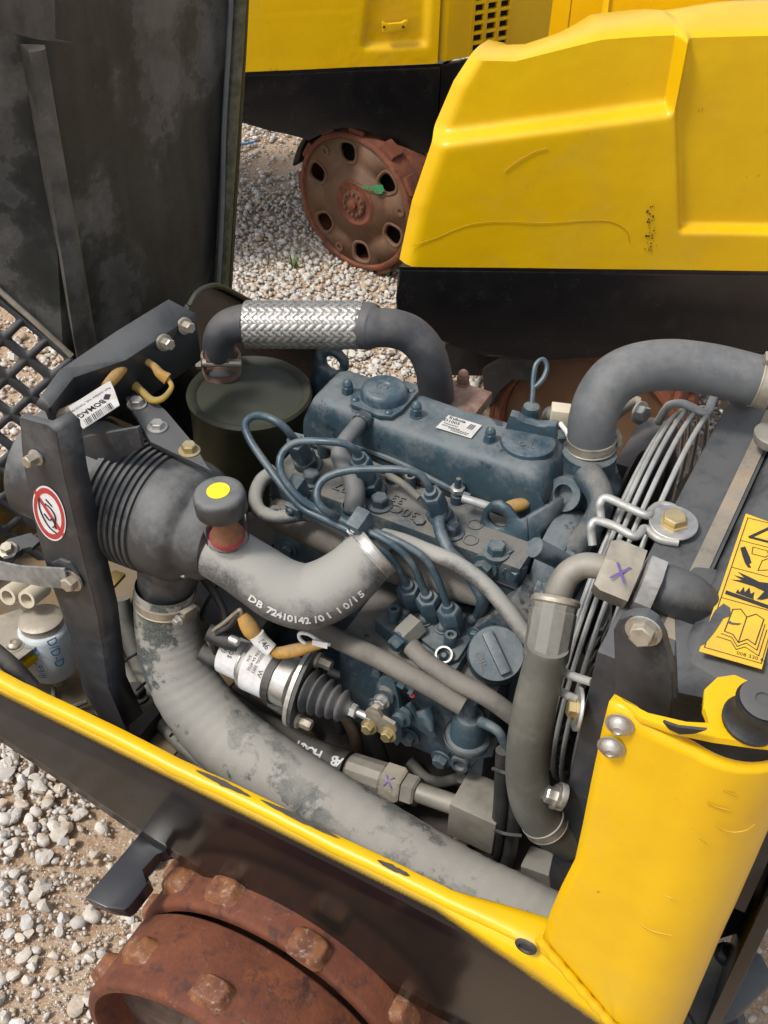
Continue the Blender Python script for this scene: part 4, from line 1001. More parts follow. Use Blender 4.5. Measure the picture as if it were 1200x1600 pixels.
# wiring along the head with yellow sleeve
wr = B().tube(hosept([(722, 778, 'z', .868), (745, 785, 'z', .866), (772, 793, 'z', .862), (800, 795, 'z', .86), (835, 780, 'z', .862), (852, 765, 'z', .868), (860, 745, 'z', .88), (856, 715, 'z', .885)], rpx=7), seg=10).build('wiring_lead', 'wire_grey', eng)
B().tube(hosept([(790, 795, 'z', .864, 10), (803, 791, 'z', .866, 11.5), (818, 787, 'z', .866, 10), (826, 783, 'z', .866, 7.5), (842, 776, 'z', .866, 9)]), seg=12).build('braided_sleeve', 'sleeve', wr)
# thermostat housing and outlets
th = U(922, 700, 'z', .905)
tho = B().lathe((th.x, th.y, .80), (0, 0, 1), [(0, .045), (.03, .043), (.04, .047), (.052, .048), (.058, .046), (.066, .038), (.080, .0345), (.10, .034)], seg=36).build('thermostat_housing', 'blue', eng)
fl_ = [U(x, y, 'z', .868) for x, y in ((866, 700), (876, 684), (900, 690), (960, 712), (968, 735), (955, 760), (900, 752), (868, 735))]
B().prism(fl_, (0, 0, -.03), .005).build('housing_flange', 'blue', tho)
inst('hexw', 'blue_clean', 'bolt', tho, U(876, 690, 'z', .872), (0, 0, 1), .0105, .012)
bs = U(880, 772, 'y', -.005); bd = V((-.1, -.82, .5)).normalized()
B().lathe(bs - bd * .05, bd, [(0, .022), (.045, .0225), (.05, .0215), (.05, .012), (.035, .0105), (.034, 0)], seg=30).build('sensor_boss', 'blue', tho)
B().tube(hosept([(918, 742, 'y', .02, 24), (934, 766, 'y', .0, 22), (938, 792, 'y', -.018, 20), (924, 822, 'y', -.034, 19), (904, 850, 'y', -.045, 21), (894, 868, 'y', -.05, 24)]), seg=20).build('bypass_pipe', 'blue_dirty', eng)
# timing cover and water pump
tc = V((.262, -.02, .70))
B().lathe(tc, (1, 0, 0), [(0, .135), (.012, .135), (.018, .125), (.022, .08), (.05, .075), (.055, .06), (.055, 0)], seg=48).build('timing_cover', 'blue', eng)
wp = U(868, 880, 'x', .270)
wpo = B().lathe(V((.255, wp.y + .03, wp.z - .03)), (1, -.05, .05), [(0, .072), (.018, .074), (.030, .070), (.034, .058), (.046, .052), (.05, 0)], seg=44).build('water_pump', 'blue', eng)
a_, b_ = U(835, 855, 'x', .275), U(885, 880, 'x', .305)
B().lathe(a_, b_ - a_, [(0, .0115), ((b_ - a_).length, .0105)], seg=20).build('pump_boss', 'blue', wpo); inst('hexw', 'blue', 'bolt', wpo, b_, b_ - a_, .010, .010)
# head end plug and bolts facing the viewer
p = U(757, 885, 'y', -.118); inst('hexw', 'blue', 'bolt', head, p, (0, -1, .1), .0115, .012)
p = U(790, 880, 'y', -.10); d = V((1, -.35, -.05)).normalized(); B().lathe(p - d * .02, d, [(0, .020), (.022, .019), (.023, .015), (.03, .015)], seg=24).build('end_plug', 'blue', eng); inst('hex', 'blue_clean', 'bolt', eng, p + d * .010, d, .0125, .016)
# injection pump on the side
B().bx(.055, .265, -.215, -.095, .56, .715, .008).build('pump_housing', 'blue_dirty', eng)
ipc = [U(x, y, 'z', .735) for x, y in ((585, 968), (648, 905), (776, 946), (712, 1048), (640, 1014))]
pump = B().prism(ipc, (0, 0, -.06), .004).build('injection_pump', 'blue', eng)
pc2 = [U(x, y, 'z', .742) for x, y in ((610, 965), (655, 922), (745, 950), (760, 962), (716, 1030), (700, 1034), (688, 1018))]
B().prism(pc2, (0, 0, -.008), .003).build('delivery_plate', 'blue', pump)
for (x, y), rws in zip(((638, 925), (668, 943), (702, 964)), pipes):
    tq = U(rws[-1][0], rws[-1][1], rws[-1][2], rws[-1][3]); bq = V((tq.x + .010, tq.y + .022, .742)); bq = U(x + 8, y + 22, 'z', .742); d = (tq - bq); h = d.length; d.normalize()
    no = B().hexa(bq, d, .0135, h * .55).build('delivery_valve', 'blue', pump)
    B().hexa(bq + d * h * .50, d, .0152, h * .48).build('pipe_nut', 'blue_clean', pump)
    B().lathe(bq + d * h * .97, d, [(0, .009), (.007, .007)], seg=14).build('pipe_collar', 'blue_clean', pump)
for x, y, k in ((634, 958, 'dome'), (662, 970, 'dome'), (692, 982, 'dome'), (615, 965, 'socket'), (703, 1005, 'socket'), (718, 938, 'socket'), (740, 940, 'socket')): inst(k, 'blue', 'screw', pump, U(x, y, 'z', .744), (0, 0, 1), .0080, .010 if k == 'dome' else .016)
d = V((.1, -.4, .9)).normalized(); p = U(694, 1028, 'z', .735)
B().lathe(p - d * .02, d, [(0, .0108), (.034, .0108), (.034, .0085), (.022, .0083), (.022, 0)], seg=22).build('drain_sleeve', 'zinc', pump)
B().lathe(p - d * .002, d, [(0, .006), (.010, .006), (.014, .003)], seg=14).build('plug', 'blue_clean', pump)
# banjo fitting
p = U(632, 993, 'z', .745); d = (U(612, 1012, 'z', .742) - U(650, 975, 'z', .752)).normalized()
bj = B().hexa(p - d * .022, d, .0165, .030).build('banjo_union', 'hose_olive', pump); inst('hexw', 'blue_clean', 'bolt', bj, p + d * .006, d, .0095, .014)
# slotted oil cap on the gear case
op = U(775, 1022, 'y', -.190); on = (TOCAM(op) + V((.05, -.05, .35))).normalized()
ogo = B().lathe(op - on * .07, on, [(0, .032), (.055, .031), (.056, .032), (.060, .0335), (.072, .0335), (.076, .0318), (.076, 0)], seg=44).build('oil_cap', 'blue', eng)
B().lathe(op - on * .009, on, [(0, .0342), (.006, .0342)], seg=44, cap=False).build('cap_rim', 'rubber_tan', ogo)
ov = (U(756, 985, 'y', -.19) - U(780, 1050, 'y', -.19)); ov = (ov - on * ov.dot(on)).normalized(); ow = ov.cross(on)
B().box(op + on * .0095, ov * .0265, ow * .0065, on * .005, .002).build('cap_grip', 'blue_clean', ogo)
text('OIL', op + on * .0063 - ow * .020 * 1, -ov, -ow if False else ov.cross(on) * -1 if False else ow, .014, 'rubber_tan', ogo, depth=.0006)
gc = [U(x, y, 'y', -.155) for x, y in ((735, 985), (790, 950), (835, 985), (850, 1040), (820, 1120), (740, 1110), (700, 1060))]
B().prism(gc, (0, .07, 0), .006).build('gear_case', 'blue_dirty', eng)
inst('hexw', 'blue', 'bolt', eng, U(812, 1012, 'y', -.157), (.3, -1, .3), .009, .010)
# lift pump
lp = U(735, 1112, 'y', -.235)
lpo = B().lathe(lp + V((0, 0, -.062)), (0, 0, 1), [(0, .022), (.006, .0275), (.013, .0285), (.015, .0275), (.018, .022), (.045, .0205), (.055, .016), (.058, .009), (.060, .008), (.082, .0075)], seg=36).build('lift_pump', 'blue', eng)
B().lathe(lp + V((0, 0, -.047)), (0, 0, 1), [(0, .0290), (.004, .0290)], seg=36, cap=False).build('pump_rim', 'rubber_tan', lpo)
B().tube(hosept([(752, 1128, 'y', -.245, 9), (765, 1134, 'y', -.25, 8.5), (780, 1145, 'y', -.252, 8), (790, 1165, 'y', -.253, 8)]), seg=12).build('outlet_pipe', 'blue', lpo)
bk2 = [U(x, y, 'y', -.225) for x, y in ((712, 1165), (722, 1160), (762, 1168), (772, 1172), (770, 1184), (742, 1184), (735, 1204), (718, 1206), (705, 1195))]
B().prism(bk2, (0, .02, 0), .003).build('pump_bracket', 'blue_dirty', lpo)
B().lathe(U(720, 1192, 'y', -.226), (0, -1, .1), [(0, .013), (.006, .012), (.006, .008), (.001, .007), (.001, 0)], seg=22).build('bracket_boss', 'blue_dirty', lpo)
B().bx(-.25, -.112, -.13, .15, .445, .70, .03).build('bell_housing', 'grime', eng)
sm0, sm1 = U(300, 900, 'y', -.15), U(420, 985, 'y', -.16)
B().lathe(sm0, sm1 - sm0, [(0, .040), (.004, .044), (.05, .044), (.052, .040), ((sm1 - sm0).length, .040), ((sm1 - sm0).length + .006, .030)], seg=36).build('starter_motor', 'pipe_grey', eng)
# governor plate with levers
gv = [U(x, y, 'y', -.216) for x, y in ((583, 1040), (660, 1050), (712, 1075), (708, 1150), (700, 1205), (676, 1180), (625, 1135), (580, 1110))]
gov = B().prism(gv, (0, .03, 0), .004).build('governor_cover', 'blue_dirty', eng)
l1 = [U(x, y, 'y', -.240) for x, y in ((592, 1062), (604, 1056), (616, 1064), (622, 1090), (626, 1120), (628, 1155), (620, 1166), (604, 1150), (598, 1110))]
B().prism(l1, (0, .006, 0), .0012).build('control_lever', 'blue', gov)
B().lathe(U(600, 1090, 'y', -.247), (-.15, 1, -.1), [(0, .012), (.012, .0155), (.03, .016), (.036, .012)], seg=22).build('shaft_boss', 'blue_dirty', gov); inst('hexw', 'zinc', 'nut', gov, U(597, 1095, 'y', -.248), (0, -1, .1), .0075, .009)
B().lathe(U(628, 1117, 'y', -.236), (0, -1, .1), [(0, .0155), (.006, .015), (.007, .010), (.014, .009), (.015, 0)], seg=22).build('shaft_boss', 'blue', gov)
l2 = [U(x, y, 'y', -.232) for x, y in ((622, 1108), (640, 1100), (650, 1120), (675, 1140), (682, 1150), (676, 1156), (640, 1130))]
B().prism(l2, (0, .006, 0), .0012).build('control_lever', 'blue', gov)
a_, b_ = U(618, 1058, 'y', -.238), U(648, 1078, 'y', -.238); d = (b_ - a_).normalized()
B().lathe(a_, d, [(0, .005), ((b_ - a_).length, .0045)], seg=12).hexa(a_ + d * .006, d, .0095, .010).hexa(a_ + d * .022, d, .010, .006).build('stop_screw', 'blue_clean', gov)
B().lathe(U(662, 1108, 'y', -.232), V((.6, -.4, -.6)), [(0, .011), (.012, .0105), (.028, .003), (.029, 0)], seg=18).build('spring_cap', 'blue_clean', gov)
disc('seal_dot', 'sign_red', gov, U(645, 1084, 'y', -.240), (0, -1, .3), .004, .003, 12)
for x, y in ((690, 1185), (640, 1150)): inst('hexw', 'blue', 'bolt', gov, U(x, y, 'y', -.218), (0, -1, -.1), .010, .010)
for x, y, yy in ((592, 1048, -.218), (664, 1058, -.218), (704, 1088, -.218), (585, 1100, -.218), (745, 1075, -.158), (826, 1060, -.158), (806, 970, -.158), (742, 990, -.158)): inst('hexw', 'blue', 'bolt', eng, U(x, y, 'y', yy), (0, -1, .1), .0062, .007, random.random())
for x, y in ((452, 858), (520, 882), (470, 905)): inst('hexw', 'blue', 'bolt', eng, U(x, y, 'y', -.102), (0, -1, .1), .008, .008)
for k in range(8):
    a = R_(100 + 34 * k); inst('hexw', 'blue', 'bolt', eng, V((.281, -.02 + .122 * math.cos(a), .70 + .122 * math.sin(a))), (1, 0, 0), .007, .007)
# dipstick
dp = U(828, 655, 'z', .885)
ds_ = B().lathe((dp.x, dp.y, .72), (0, 0, 1), [(0, .008), (.155, .008), (.156, .011), (.18, .012), (.186, .0105), (.19, .003)], seg=18).build('dipstick', 'blue', eng)
tp_ = (dp.x, dp.y, .905); k = mpp(V(tp_))
lo2 = [V(tp_)] + [V(tp_) + CR * ((x - 829) * k) + CU * (-(y - 636) * k) for x, y in ((831, 612), (832, 590), (836, 570), (847, 562), (853, 573), (848, 590), (838, 602), (832, 606))]
B().tube(lo2, r=.0033, seg=8, n=5).build('dipstick_ring', 'blue_clean', ds_)
# exhaust flange, rear fittings
ef = U(694, 612, 'z', .835)
efo = B().bx(ef.x - .045, ef.x + .06, ef.y - .035, ef.y + .035, .815, .835, .004).build('exhaust_flange', 'rust_clamp', eng)
for x, y in ((665, 626), (723, 598)): inst('cap', 'rust_clamp', 'stud_nut', efo, U(x, y, 'z', .836), (0, 0, 1), .009, .022)
B().tube(hosept([(857, 648, 'z', .87, 14), (873, 655, 'z', .875, 16), (885, 672, 'z', .87, 15)]), seg=16).build('rear_elbow', 'hose_olive', eng)
B().box(U(876, 648, 'z', .90), V((.012, .004, 0)), V((-.004, .010, 0)), V((0, 0, .012)), .002).build('sensor_plug', 'plug_cream', eng)
# belt pulleys behind the thermostat
pu = V((.318, .10, .80))
for i in range(4): B().lathe(pu + V((-.02 + i * .009, .02, -.02)), (1, 0, 0), [(0, .075), (.004, .080), (.006, .075)], seg=40).build('pulley_rib', 'hose_black', eng)
B().tube(hosept([(955, 640, 'z', .88, 20), (985, 628, 'z', .885, 12), (1000, 630, 'z', .885, 9)], rpx=10), seg=10).build('alternator_strap', 'nickel_tan', eng); inst('hexw', 'zinc', 'bolt', eng, U(1000, 645, 'z', .885), (1, -.4, .3), .011, .010)
B().bx(.27, .33, .13, .26, .70, .84, .02).build('alternator', 'pipe_grey', eng)
B().lathe((.330, .10, .652), (1, 0, 0), [(0, .05), (.01, .05), (.012, .02), (.03, .02)], seg=30).build('fan_hub', 'hose_black', eng)
for k in range(6):
    a = R_(20 + 60 * k); n = V((0, math.cos(a), math.sin(a))); t = V((0, -math.sin(a), math.cos(a)))
    c = V((.345, .10, .652)); q = [c + n * .045 - t * .02 - V((.006, 0, 0)), c + n * .225 - t * .042 - V((.010, 0, 0)), c + n * .23 + t * .035 + V((.014, 0, 0)), c + n * .045 + t * .02 + V((.006, 0, 0))]
    B().prism(q, (.003, 0, 0)).build('fan_blade', 'hose_black', eng)
# ================================================================== MUFFLER AND EXHAUST
mc = U(390, 615, 'z', .845); MR = .083
muf = thing('muffler', 'upright olive-black drum muffler behind the valve cover', 'muffler', (mc.x, mc.y, .50))
B().lathe((mc.x, mc.y, .50), (0, 0, 1), [(0, MR - .004), (.004, MR), (.335, MR), (.339, MR + .003), (.347, MR + .004), (.351, MR + .001), (.349, MR - .006), (.344, MR - .010), (.345, .03), (.345, 0)], seg=64).build('muffler_shell', 'olive', muf)
ip = U(345, 575, 'z', .846)
exh = thing('exhaust_pipe', 'grey exhaust pipe with braided steel flex section arching over to the muffler', 'exhaust', (ip.x, ip.y, .846))
k0 = [(346, 583, 'z', .852, 25), (345, 560, 'z', .872, 25), (342, 540, 'z', .90, 25.5), (346, 522, 'z', .922, 26), (358, 510, 'z', .935, 27), (378, 505, 'z', .942, 29), (388, 505, 'z', .944, 29)]
B().tube(hosept(k0), seg=28).build('inlet_elbow', 'pipe_grey', exh)
fa, fb = U(384, 507, 'z', .944), U(568, 508, 'z', .955)
fd = (fb - fa).normalized(); fl_n = (fb - fa).length; FR = 37 * mpp((fa + fb) / 2)
core = B().lathe(fa, fd, [(0, FR * .8), (.003, FR * .965), (fl_n - .003, FR * .965), (fl_n, FR * .8)], seg=48).build('flex_core', 'braid', exh)
bx_, by_ = perp(fd)
def braid():
    """Over-under woven steel ribbons, joined: too many to pick apart singly."""
    b = B(); NS = 22; turns = fl_n / .24; steps = 110; half = math.pi / NS * .86
    for sgn in (1, -1):
        for s in range(NS):
            prev = None
            for i in range(steps + 1):
                t = i / steps; a = 2 * math.pi * s / NS + sgn * 2 * math.pi * turns * t
                w = max(-1, min(1, 2.2 * math.sin(11 * a))) * sgn
                r = FR * (1 + .020 * w); c = fa + fd * (fl_n * t); cur = []
                for e, dr in ((-1, -.0008), (-.5, .0), (.5, .0), (1, -.0008)):
                    aa = a + e * half; cur.append(b.bm.verts.new(c + (bx_ * math.cos(aa) + by_ * math.sin(aa)) * (r + dr)))
                if prev:
                    for q in range(3): b.bm.faces.new((prev[q], prev[q + 1], cur[q + 1], cur[q]))
                prev = cur
    o = b.build('woven_braid', 'braid', exh, sharp=60); o['kind'] = 'stuff'; return o
braid()
k1 = [(560, 508, 'z', .955, 35), (572, 509, 'z', .956, 37), (582, 511, 'z', .957, 36), (590, 512, 'z', .957, 31), (612, 513, 'z', .955, 30.5), (640, 522, 'z', .945, 30), (664, 545, 'z', .925, 29), (676, 575, 'z', .895, 28), (680, 600, 'z', .866, 28), (682, 620, 'z', .842, 28)]
B().tube(hosept(k1), seg=32).build('outlet_elbow', 'pipe_grey', exh)
cp = U(345, 558, 'z', .872); cax = (V(U(343, 540, 'z', .895)) - V(U(346, 580, 'z', .85))).normalized(); rr = 27 * mpp(cp)
clo = B().lathe(cp - cax * .030, cax, [(0, rr * 1.0), (.003, rr * 1.14), (.033, rr * 1.16), (.036, rr * 1.02)], seg=30, cap=False).build('pipe_clamp', 'rust_clamp', exh)
for off in (-.011, .011):
    c = cp + CR * off - CF * rr * 1.2 - cax * .012; B().box(c, CR * .0055, CF * .010, cax * .018, .003).build('clamp_ear', 'rust_clamp', clo)
c = cp - CF * rr * 1.35 - cax * .016; B().lathe(c - CR * .028, CR, [(0, .0055), (.060, .0055)], seg=12).hexa(c - CR * .030, CR, .0085, .008).build('clamp_bolt', 'nickel_tan', clo)

# ================================================================== AIR FILTER
AY = -.235
af0 = U(227, 787, 'y', AY); ARr = .079
axd = V((1, -.02, -.02)).normalized()
flt = thing('air_filter', 'black ribbed air filter housing between the strut and the muffler', 'air filter', (af0.x, af0.y, af0.z - .08))
prof = [(-.16, ARr * .90), (-.158, ARr * .96), (-.040, ARr * .97), (-.038, ARr * 1.03)]
for i in range(8):
    h = -.034 + i * .0086; prof += [(h, ARr * (1.04 - i * .005)), (h + .0022, ARr * (1.062 - i * .007)), (h + .0048, ARr * (1.06 - i * .007)), (h + .0060, ARr * (1.005 - i * .006)), (h + .0080, ARr * (1.0 - i * .006))]
prof += [(.036, ARr * .985), (.062, ARr * .975), (.074, ARr * .94), (.081, ARr * .87), (.085, ARr * .80), (.089, ARr * .765), (.106, ARr * .75), (.117, ARr * .67), (.122, ARr * .5), (.124, ARr * .3), (.124, 0)]
body = B().lathe(af0, axd, prof, seg=64).build('filter_housing', 'plastic', flt, sharp=32)
# mounting straps around the housing
for off, wd_ in ((-.115, .022), ):
    B().lathe(af0 + axd * off, axd, [(0, ARr * .975), (.0, ARr * 1.03), (wd_, ARr * 1.03), (wd_, ARr * .975)], seg=56, cap=False).build('mounting_strap', 'black_satin', flt)
# rubber elbow: neck down to the big hose, neck right to the intake hose
nk = hosept([(285, 850, 'y', AY - .005, 56), (268, 880, 'y', AY - .012, 52), (262, 905, 'y', AY - .018, 47), (260, 945, 'y', AY - .022, 44)])
neck = B().tube(nk, seg=36).build('outlet_neck', 'plastic', flt)
B().tube(hosept([(268, 815, 'y', AY - .01, 62), (300, 838, 'y', AY - .012, 55), (325, 852, 'y', AY - .015, 48)]), seg=36).build('elbow', 'plastic', flt)
# tangent plates (cradle) seen above the housing
cr_ = [U(x, y, 'y', AY + .02) for x, y in ((92, 690), (240, 660), (310, 700), (325, 716), (200, 720), (110, 745))]
fb_ = [U(x, y, 'z', .905) for x, y in ((94, 688), (205, 655), (245, 668), (110, 705))]
B().prism([U(x, y, 'y', -.262) for x, y in ((92, 690), (215, 668), (222, 700), (118, 752), (100, 742))], (0, .006, 0), .0015).build('cradle_plate', 'black_satin', flt)

# big air hose down to the rail
bh = hosept([(258, 915, 'y', -.262, 47), (258, 960, 'y', -.268, 48), (266, 1010, 'y', -.278, 51), (292, 1075, 'y', -.292, 54), (345, 1145, 'y', -.306, 57), (430, 1212, 'y', -.318, 60), (520, 1272, 'y', -.324, 62), (620, 1335, 'y', -.328, 64), (720, 1393, 'y', -.330, 65), (800, 1432, 'y', -.330, 66), (880, 1472, 'y', -.328, 66)])
ah = thing('air_hose', 'wide dusty grey rubber air hose running low along the yellow rail', 'hose', (bh[5][0], bh[5][1], bh[5][2] - .05))
B().tube(bh, seg=40, n=14, cap=False, wob=lambda i: 1 + .006 * math.sin(i * 1.7)).build('hose_body', 'rubber_big', ah)
d = V(bh[1][:3]) - V(bh[0][:3]); clamp_band(ah, V(bh[0][:3]) + d * .42, d, bh[0][3] * 1.0, .015, 'nickel_tan', screw=(CR * .8 - CF * .8 + CU * .1))
# intake hose from the filter to the manifold
ih = hosept([(298, 842, 'y', -.250, 48), (325, 852, 'y', -.252, 47), (362, 872, 'y', -.255, 47), (402, 898, 'y', -.256, 49), (440, 922, 'y', -.254, 51), (478, 932, 'y', -.246, 52), (512, 922, 'y', -.232, 51), (545, 900, 'y', -.212, 48), (570, 876, 'y', -.192, 45), (592, 857, 'y', -.176, 43)])
ihs = thing('intake_hose', 'curved grey rubber intake hose with white printed numbers joining filter and engine', 'hose', (ih[4][0], ih[4][1], ih[4][2] - .04))
ibody = B().tube(ih, seg=40, n=12).build('hose_body', 'rubber', ihs)
d = V(ih[1][:3]) - V(ih[0][:3]); clamp_band(ihs, V(ih[0][:3]) + d * .05, d, ih[0][3], .014, 'steel', screw=(-CU * .9 - CF * .25 + CR * .5))
d = V(ih[-1][:3]) - V(ih[-2][:3]); clamp_band(ihs, V(ih[-1][:3]) - d * .35, d, ih[-1][3] * 1.01, .013, 'steel', screw=(-CR * .9 + CU * .6))
# printed numbers following the hose surface
def print_on(sp, s, parent, x0, x1, vfrac, size, m='ink_white', flip=False, n=12):
    S = spline(sp, n); pts = [V(q[:3]) for q in S]; rad = [q[3] for q in S]
    def scr(p): q = p - CAM; dz = q.dot(CF); return 600 + F * q.dot(CR) / dz
    sx2 = [scr(p) for p in pts]
    for i, ch in enumerate(s):
        if ch == ' ': continue
        xx = x0 + (x1 - x0) * (i + .5) / len(s)
        j = min(range(len(pts) - 1), key=lambda k: abs(sx2[k] - xx)); t = (pts[min(j + 1, len(pts) - 1)] - pts[max(j - 1, 0)]).normalized()
        tv = TOCAM(pts[j]); tv = (tv - t * tv.dot(t)).normalized(); dn = t.cross(tv).normalized()
        if dn.dot(CU) < 0: dn = -dn
        nn = (tv * math.cos(vfrac) - dn * math.sin(vfrac)).normalized(); up = (dn * math.cos(vfrac) + tv * math.sin(vfrac)).normalized()
        xd = t if t.dot(CR) > 0 else -t
        if flip: xd, up = -xd, -up
        text(ch, pts[j] + nn * (rad[j] * 1.012), xd, up, size, m, parent, depth=.0002, bold=.025)
print_on(ih, 'DB 72410142/01 10/15', ibody, 416, 548, .78, .0145)
# restriction indicator on the hose
rp = U(357, 846, 'y', -.262)
ri = thing('restriction_gauge', 'clear filter gauge with black cap and yellow dot standing on the intake hose', 'gauge', (rp.x, rp.y, rp.z - .01))
up = V((-.05, -.06, 1)).normalized()
B().lathe(rp - up * .016, up, [(0, .011), (.008, .011), (.0085, .014), (.014, .014), (.016, .012)], seg=20).build('threaded_base', 'rust_clamp', ri)
B().lathe(rp, up, [(0, .010), (.002, .022), (.006, .0255), (.050, .0262), (.051, .0245), (.007, .0238), (.003, .012)], seg=36).build('clear_bowl', 'clear_bowl', ri)
B().lathe(rp + up * .004, up, [(0, .019), (.006, .0215), (.0075, .0215)], seg=28).build('red_band', 'cap_red', ri)
B().lathe(rp + up * .0095, up, [(0, .021), (.026, .011), (.038, .008), (.0385, 0)], seg=24).build('inner_cone', 'rust_cone', ri)
gcap = B().lathe(rp + up * .051, up, [(0, .0285), (.002, .0298), (.020, .0300), (.025, .0288), (.028, .026), (.0288, .021), (.0288, 0)], seg=44).build('gauge_cap', 'plastic', ri)
B().lathe(rp + up * .0799, up, [(0, .0132), (.0008, .0132)], seg=30).build('yellow_dot', 'cap_yellow', gcap)

# ================================================================== STOP SOLENOID
s0, s1 = U(352, 1020, 'y', -.258), U(570, 1118, 'y', -.258); sd = (s1 - s0).normalized()
sol = thing('stop_solenoid', 'silver engine stop solenoid with ribbed rubber boot and white stickers', 'solenoid', (s0.x, s0.y, s0.z - .04))
def SX(px): return (px - 352) / (570 - 352) * (s1 - s0).length
sbody = B().lathe(s0, sd, [(SX(352), .022), (SX(355), .0255), (SX(386), .0258), (SX(388), .031), (SX(392), .0335), (SX(464), .0335), (SX(466), .030)], seg=44).build('solenoid_body', 'zinc', sol)
B().lathe(s0, sd, [(SX(353), .0262), (SX(384), .0264)], seg=40, cap=False).build('terminal_sticker', 'white_label', sbody)
B().lathe(s0, sd, [(SX(396), .0339), (SX(430), .0339)], seg=44, cap=False).build('maker_sticker', 'white_label', sbody)
bandx = B().lathe(s0, sd, [(SX(431), .0338), (SX(431), .0356), (SX(442), .0356), (SX(442), .0338)], seg=44, cap=False).box(s0 + sd * SX(436) - CU * .036 , sd * .008, CR * .006 + CU * 0, CU * .006, .001).build('cable_tie', 'hose_black', sol)
sy, sz = perp(sd)
fu = (CU - sd * CU.dot(sd)).normalized(); fw_ = sd.cross(fu)
fpoly = [s0 + sd * SX(470) + fu * (.054 * math.cos(a)) + fw_ * (.034 * math.sin(a)) for a in [2 * math.pi * i / 28 for i in range(28)]]
fl = B().prism(fpoly, sd * .006, .001).build('flange', 'zinc', sol)
B().prism([p + sd * .007 for p in fpoly], sd * .005, .001).build('gasket_plate', 'hose_black', sol)
for sg_ in (1, -1): inst('hexw', 'nickel_tan', 'bolt', sol, s0 + sd * (SX(470) + .013) + fu * .041 * sg_, sd, .0075, .018)
pr_ = [(SX(478), .024)]
for i in range(5):
    h = SX(482) + i * .0118; r = .030 - i * .0022; pr_ += [(h, r * .72), (h + .003, r * .98), (h + .0055, r), (h + .0078, r * .9), (h + .0105, r * .70)]
pr_ += [(SX(482) + .061, .010), (SX(482) + .064, .010)]
B().lathe(s0, sd, pr_, seg=36).build('rubber_boot', 'pipe_grey', sol, sharp=60)
B().lathe(s0, sd, [(SX(540), .009), (SX(548), .009), (SX(549), .005), (SX(580), .005)], seg=16).hexa(s0 + sd * SX(548), sd, .0095, .010).build('push_rod', 'zinc', sol)
lk = [U(x, y, 'y', -.262) for x, y in ((570, 1112), (580, 1104), (590, 1108), (596, 1122), (616, 1132), (620, 1142), (612, 1152), (600, 1150), (572, 1134))]
lko = B().prism(lk, (0, .005, 0), .001).build('link_plate', 'nickel_tan', sol)
for x, y in ((577, 1135), (607, 1147)): inst('hexw', 'brass', 'bolt', lko, U(x, y, 'y', -.263), (0, -1, .2), .0075, .009)
nrm = (-CF - sd * (-CF).dot(sd)).normalized(); tup = nrm.cross(sd)
def wrap_text(s, along, ang, size, rad, par, m='ink'):
    """Text running around the barrel."""
    n_ = (nrm * math.cos(ang) + tup * math.sin(ang)).normalized(); t_ = (tup * math.cos(ang) - nrm * math.sin(ang)).normalized()
    return text(s, s0 + sd * along + n_ * (rad + .0004), -t_, sd, size, m, par, depth=.0001)
wrap_text('POS', SX(372), .30, .0085, .0264, sbody); wrap_text('(+)', SX(362), .30, .008, .0264, sbody)
for px, s_ in ((402, 'S/N'), (409, 'P/N SA-4756'), (416, 'MODEL 2003')): wrap_text(s_, SX(px), .35, .0055, .0339, sbody)
wrap_text('W', SX(425), .0, .009, .0339, sbody)
for (x, y) in ((352, 1000), (340, 1030)):
    p = U(x, y, 'y', -.27); B().tube([p + CR * .016 - CU * .004, p, p - CR * .022 + CU * .010], r=.0115, seg=14).build('terminal_boot', 'hose_black', sol)
B().lathe(U(360, 998, 'y', -.272), sd, [(0, .006), (.012, .006)], seg=10).build('terminal_stud', 'zinc', sol)
har = thing('wiring_harness', 'thin wires and yellow fabric sleeves with white tag beside the solenoid', 'wiring', U(390, 985, 'y', -.26))
B().tube(hosept([(330, 1008, 'y', -.272, 4), (326, 1000, 'y', -.275, 3.5), (334, 985, 'y', -.275, 3.5), (352, 972, 'y', -.27, 3.5), (368, 958, 'y', -.268, 3.5), (376, 953, 'y', -.266, 3.5), (378, 966, 'y', -.266, 3.5)]), seg=8).build('wire', 'nickel_tan', har)
B().tube(hosept([(336, 1020, 'y', -.272, 4), (331, 1004, 'y', -.276, 3.5), (340, 990, 'y', -.276, 3.5), (358, 978, 'y', -.272, 3.5), (372, 962, 'y', -.270, 3.5)]), seg=8).build('wire', 'hose_black', har)
B().tube(hosept([(378, 962, 'y', -.266, 9), (385, 972, 'y', -.268, 13), (393, 985, 'y', -.27, 14), (400, 997, 'y', -.27, 10), (408, 1008, 'y', -.27, 8)]), seg=14).build('fabric_sleeve', 'sleeve', har)
tg = hosept([(401, 992, 'y', -.272, 13), (410, 1004, 'y', -.272, 13), (424, 1016, 'y', -.272, 12)])
tgo = B().tube(tg, seg=16).build('cable_tag', 'white_label', har)
t_ = (V(tg[2][:3]) - V(tg[0][:3])).normalized(); n_ = TOCAM(V(tg[1][:3])); n_ = (n_ - t_ * n_.dot(t_)).normalized()
text('Y46', V(tg[1][:3]) + n_ * (tg[1][3] + .0006), t_, n_.cross(t_), .0105, 'ink', tgo)
B().tube(hosept([(424, 1016, 'y', -.272, 8), (438, 1020, 'y', -.268, 10), (462, 1016, 'y', -.262, 11), (485, 1010, 'y', -.255, 9), (505, 1006, 'y', -.25, 7)]), seg=12).build('fabric_sleeve', 'sleeve', har)
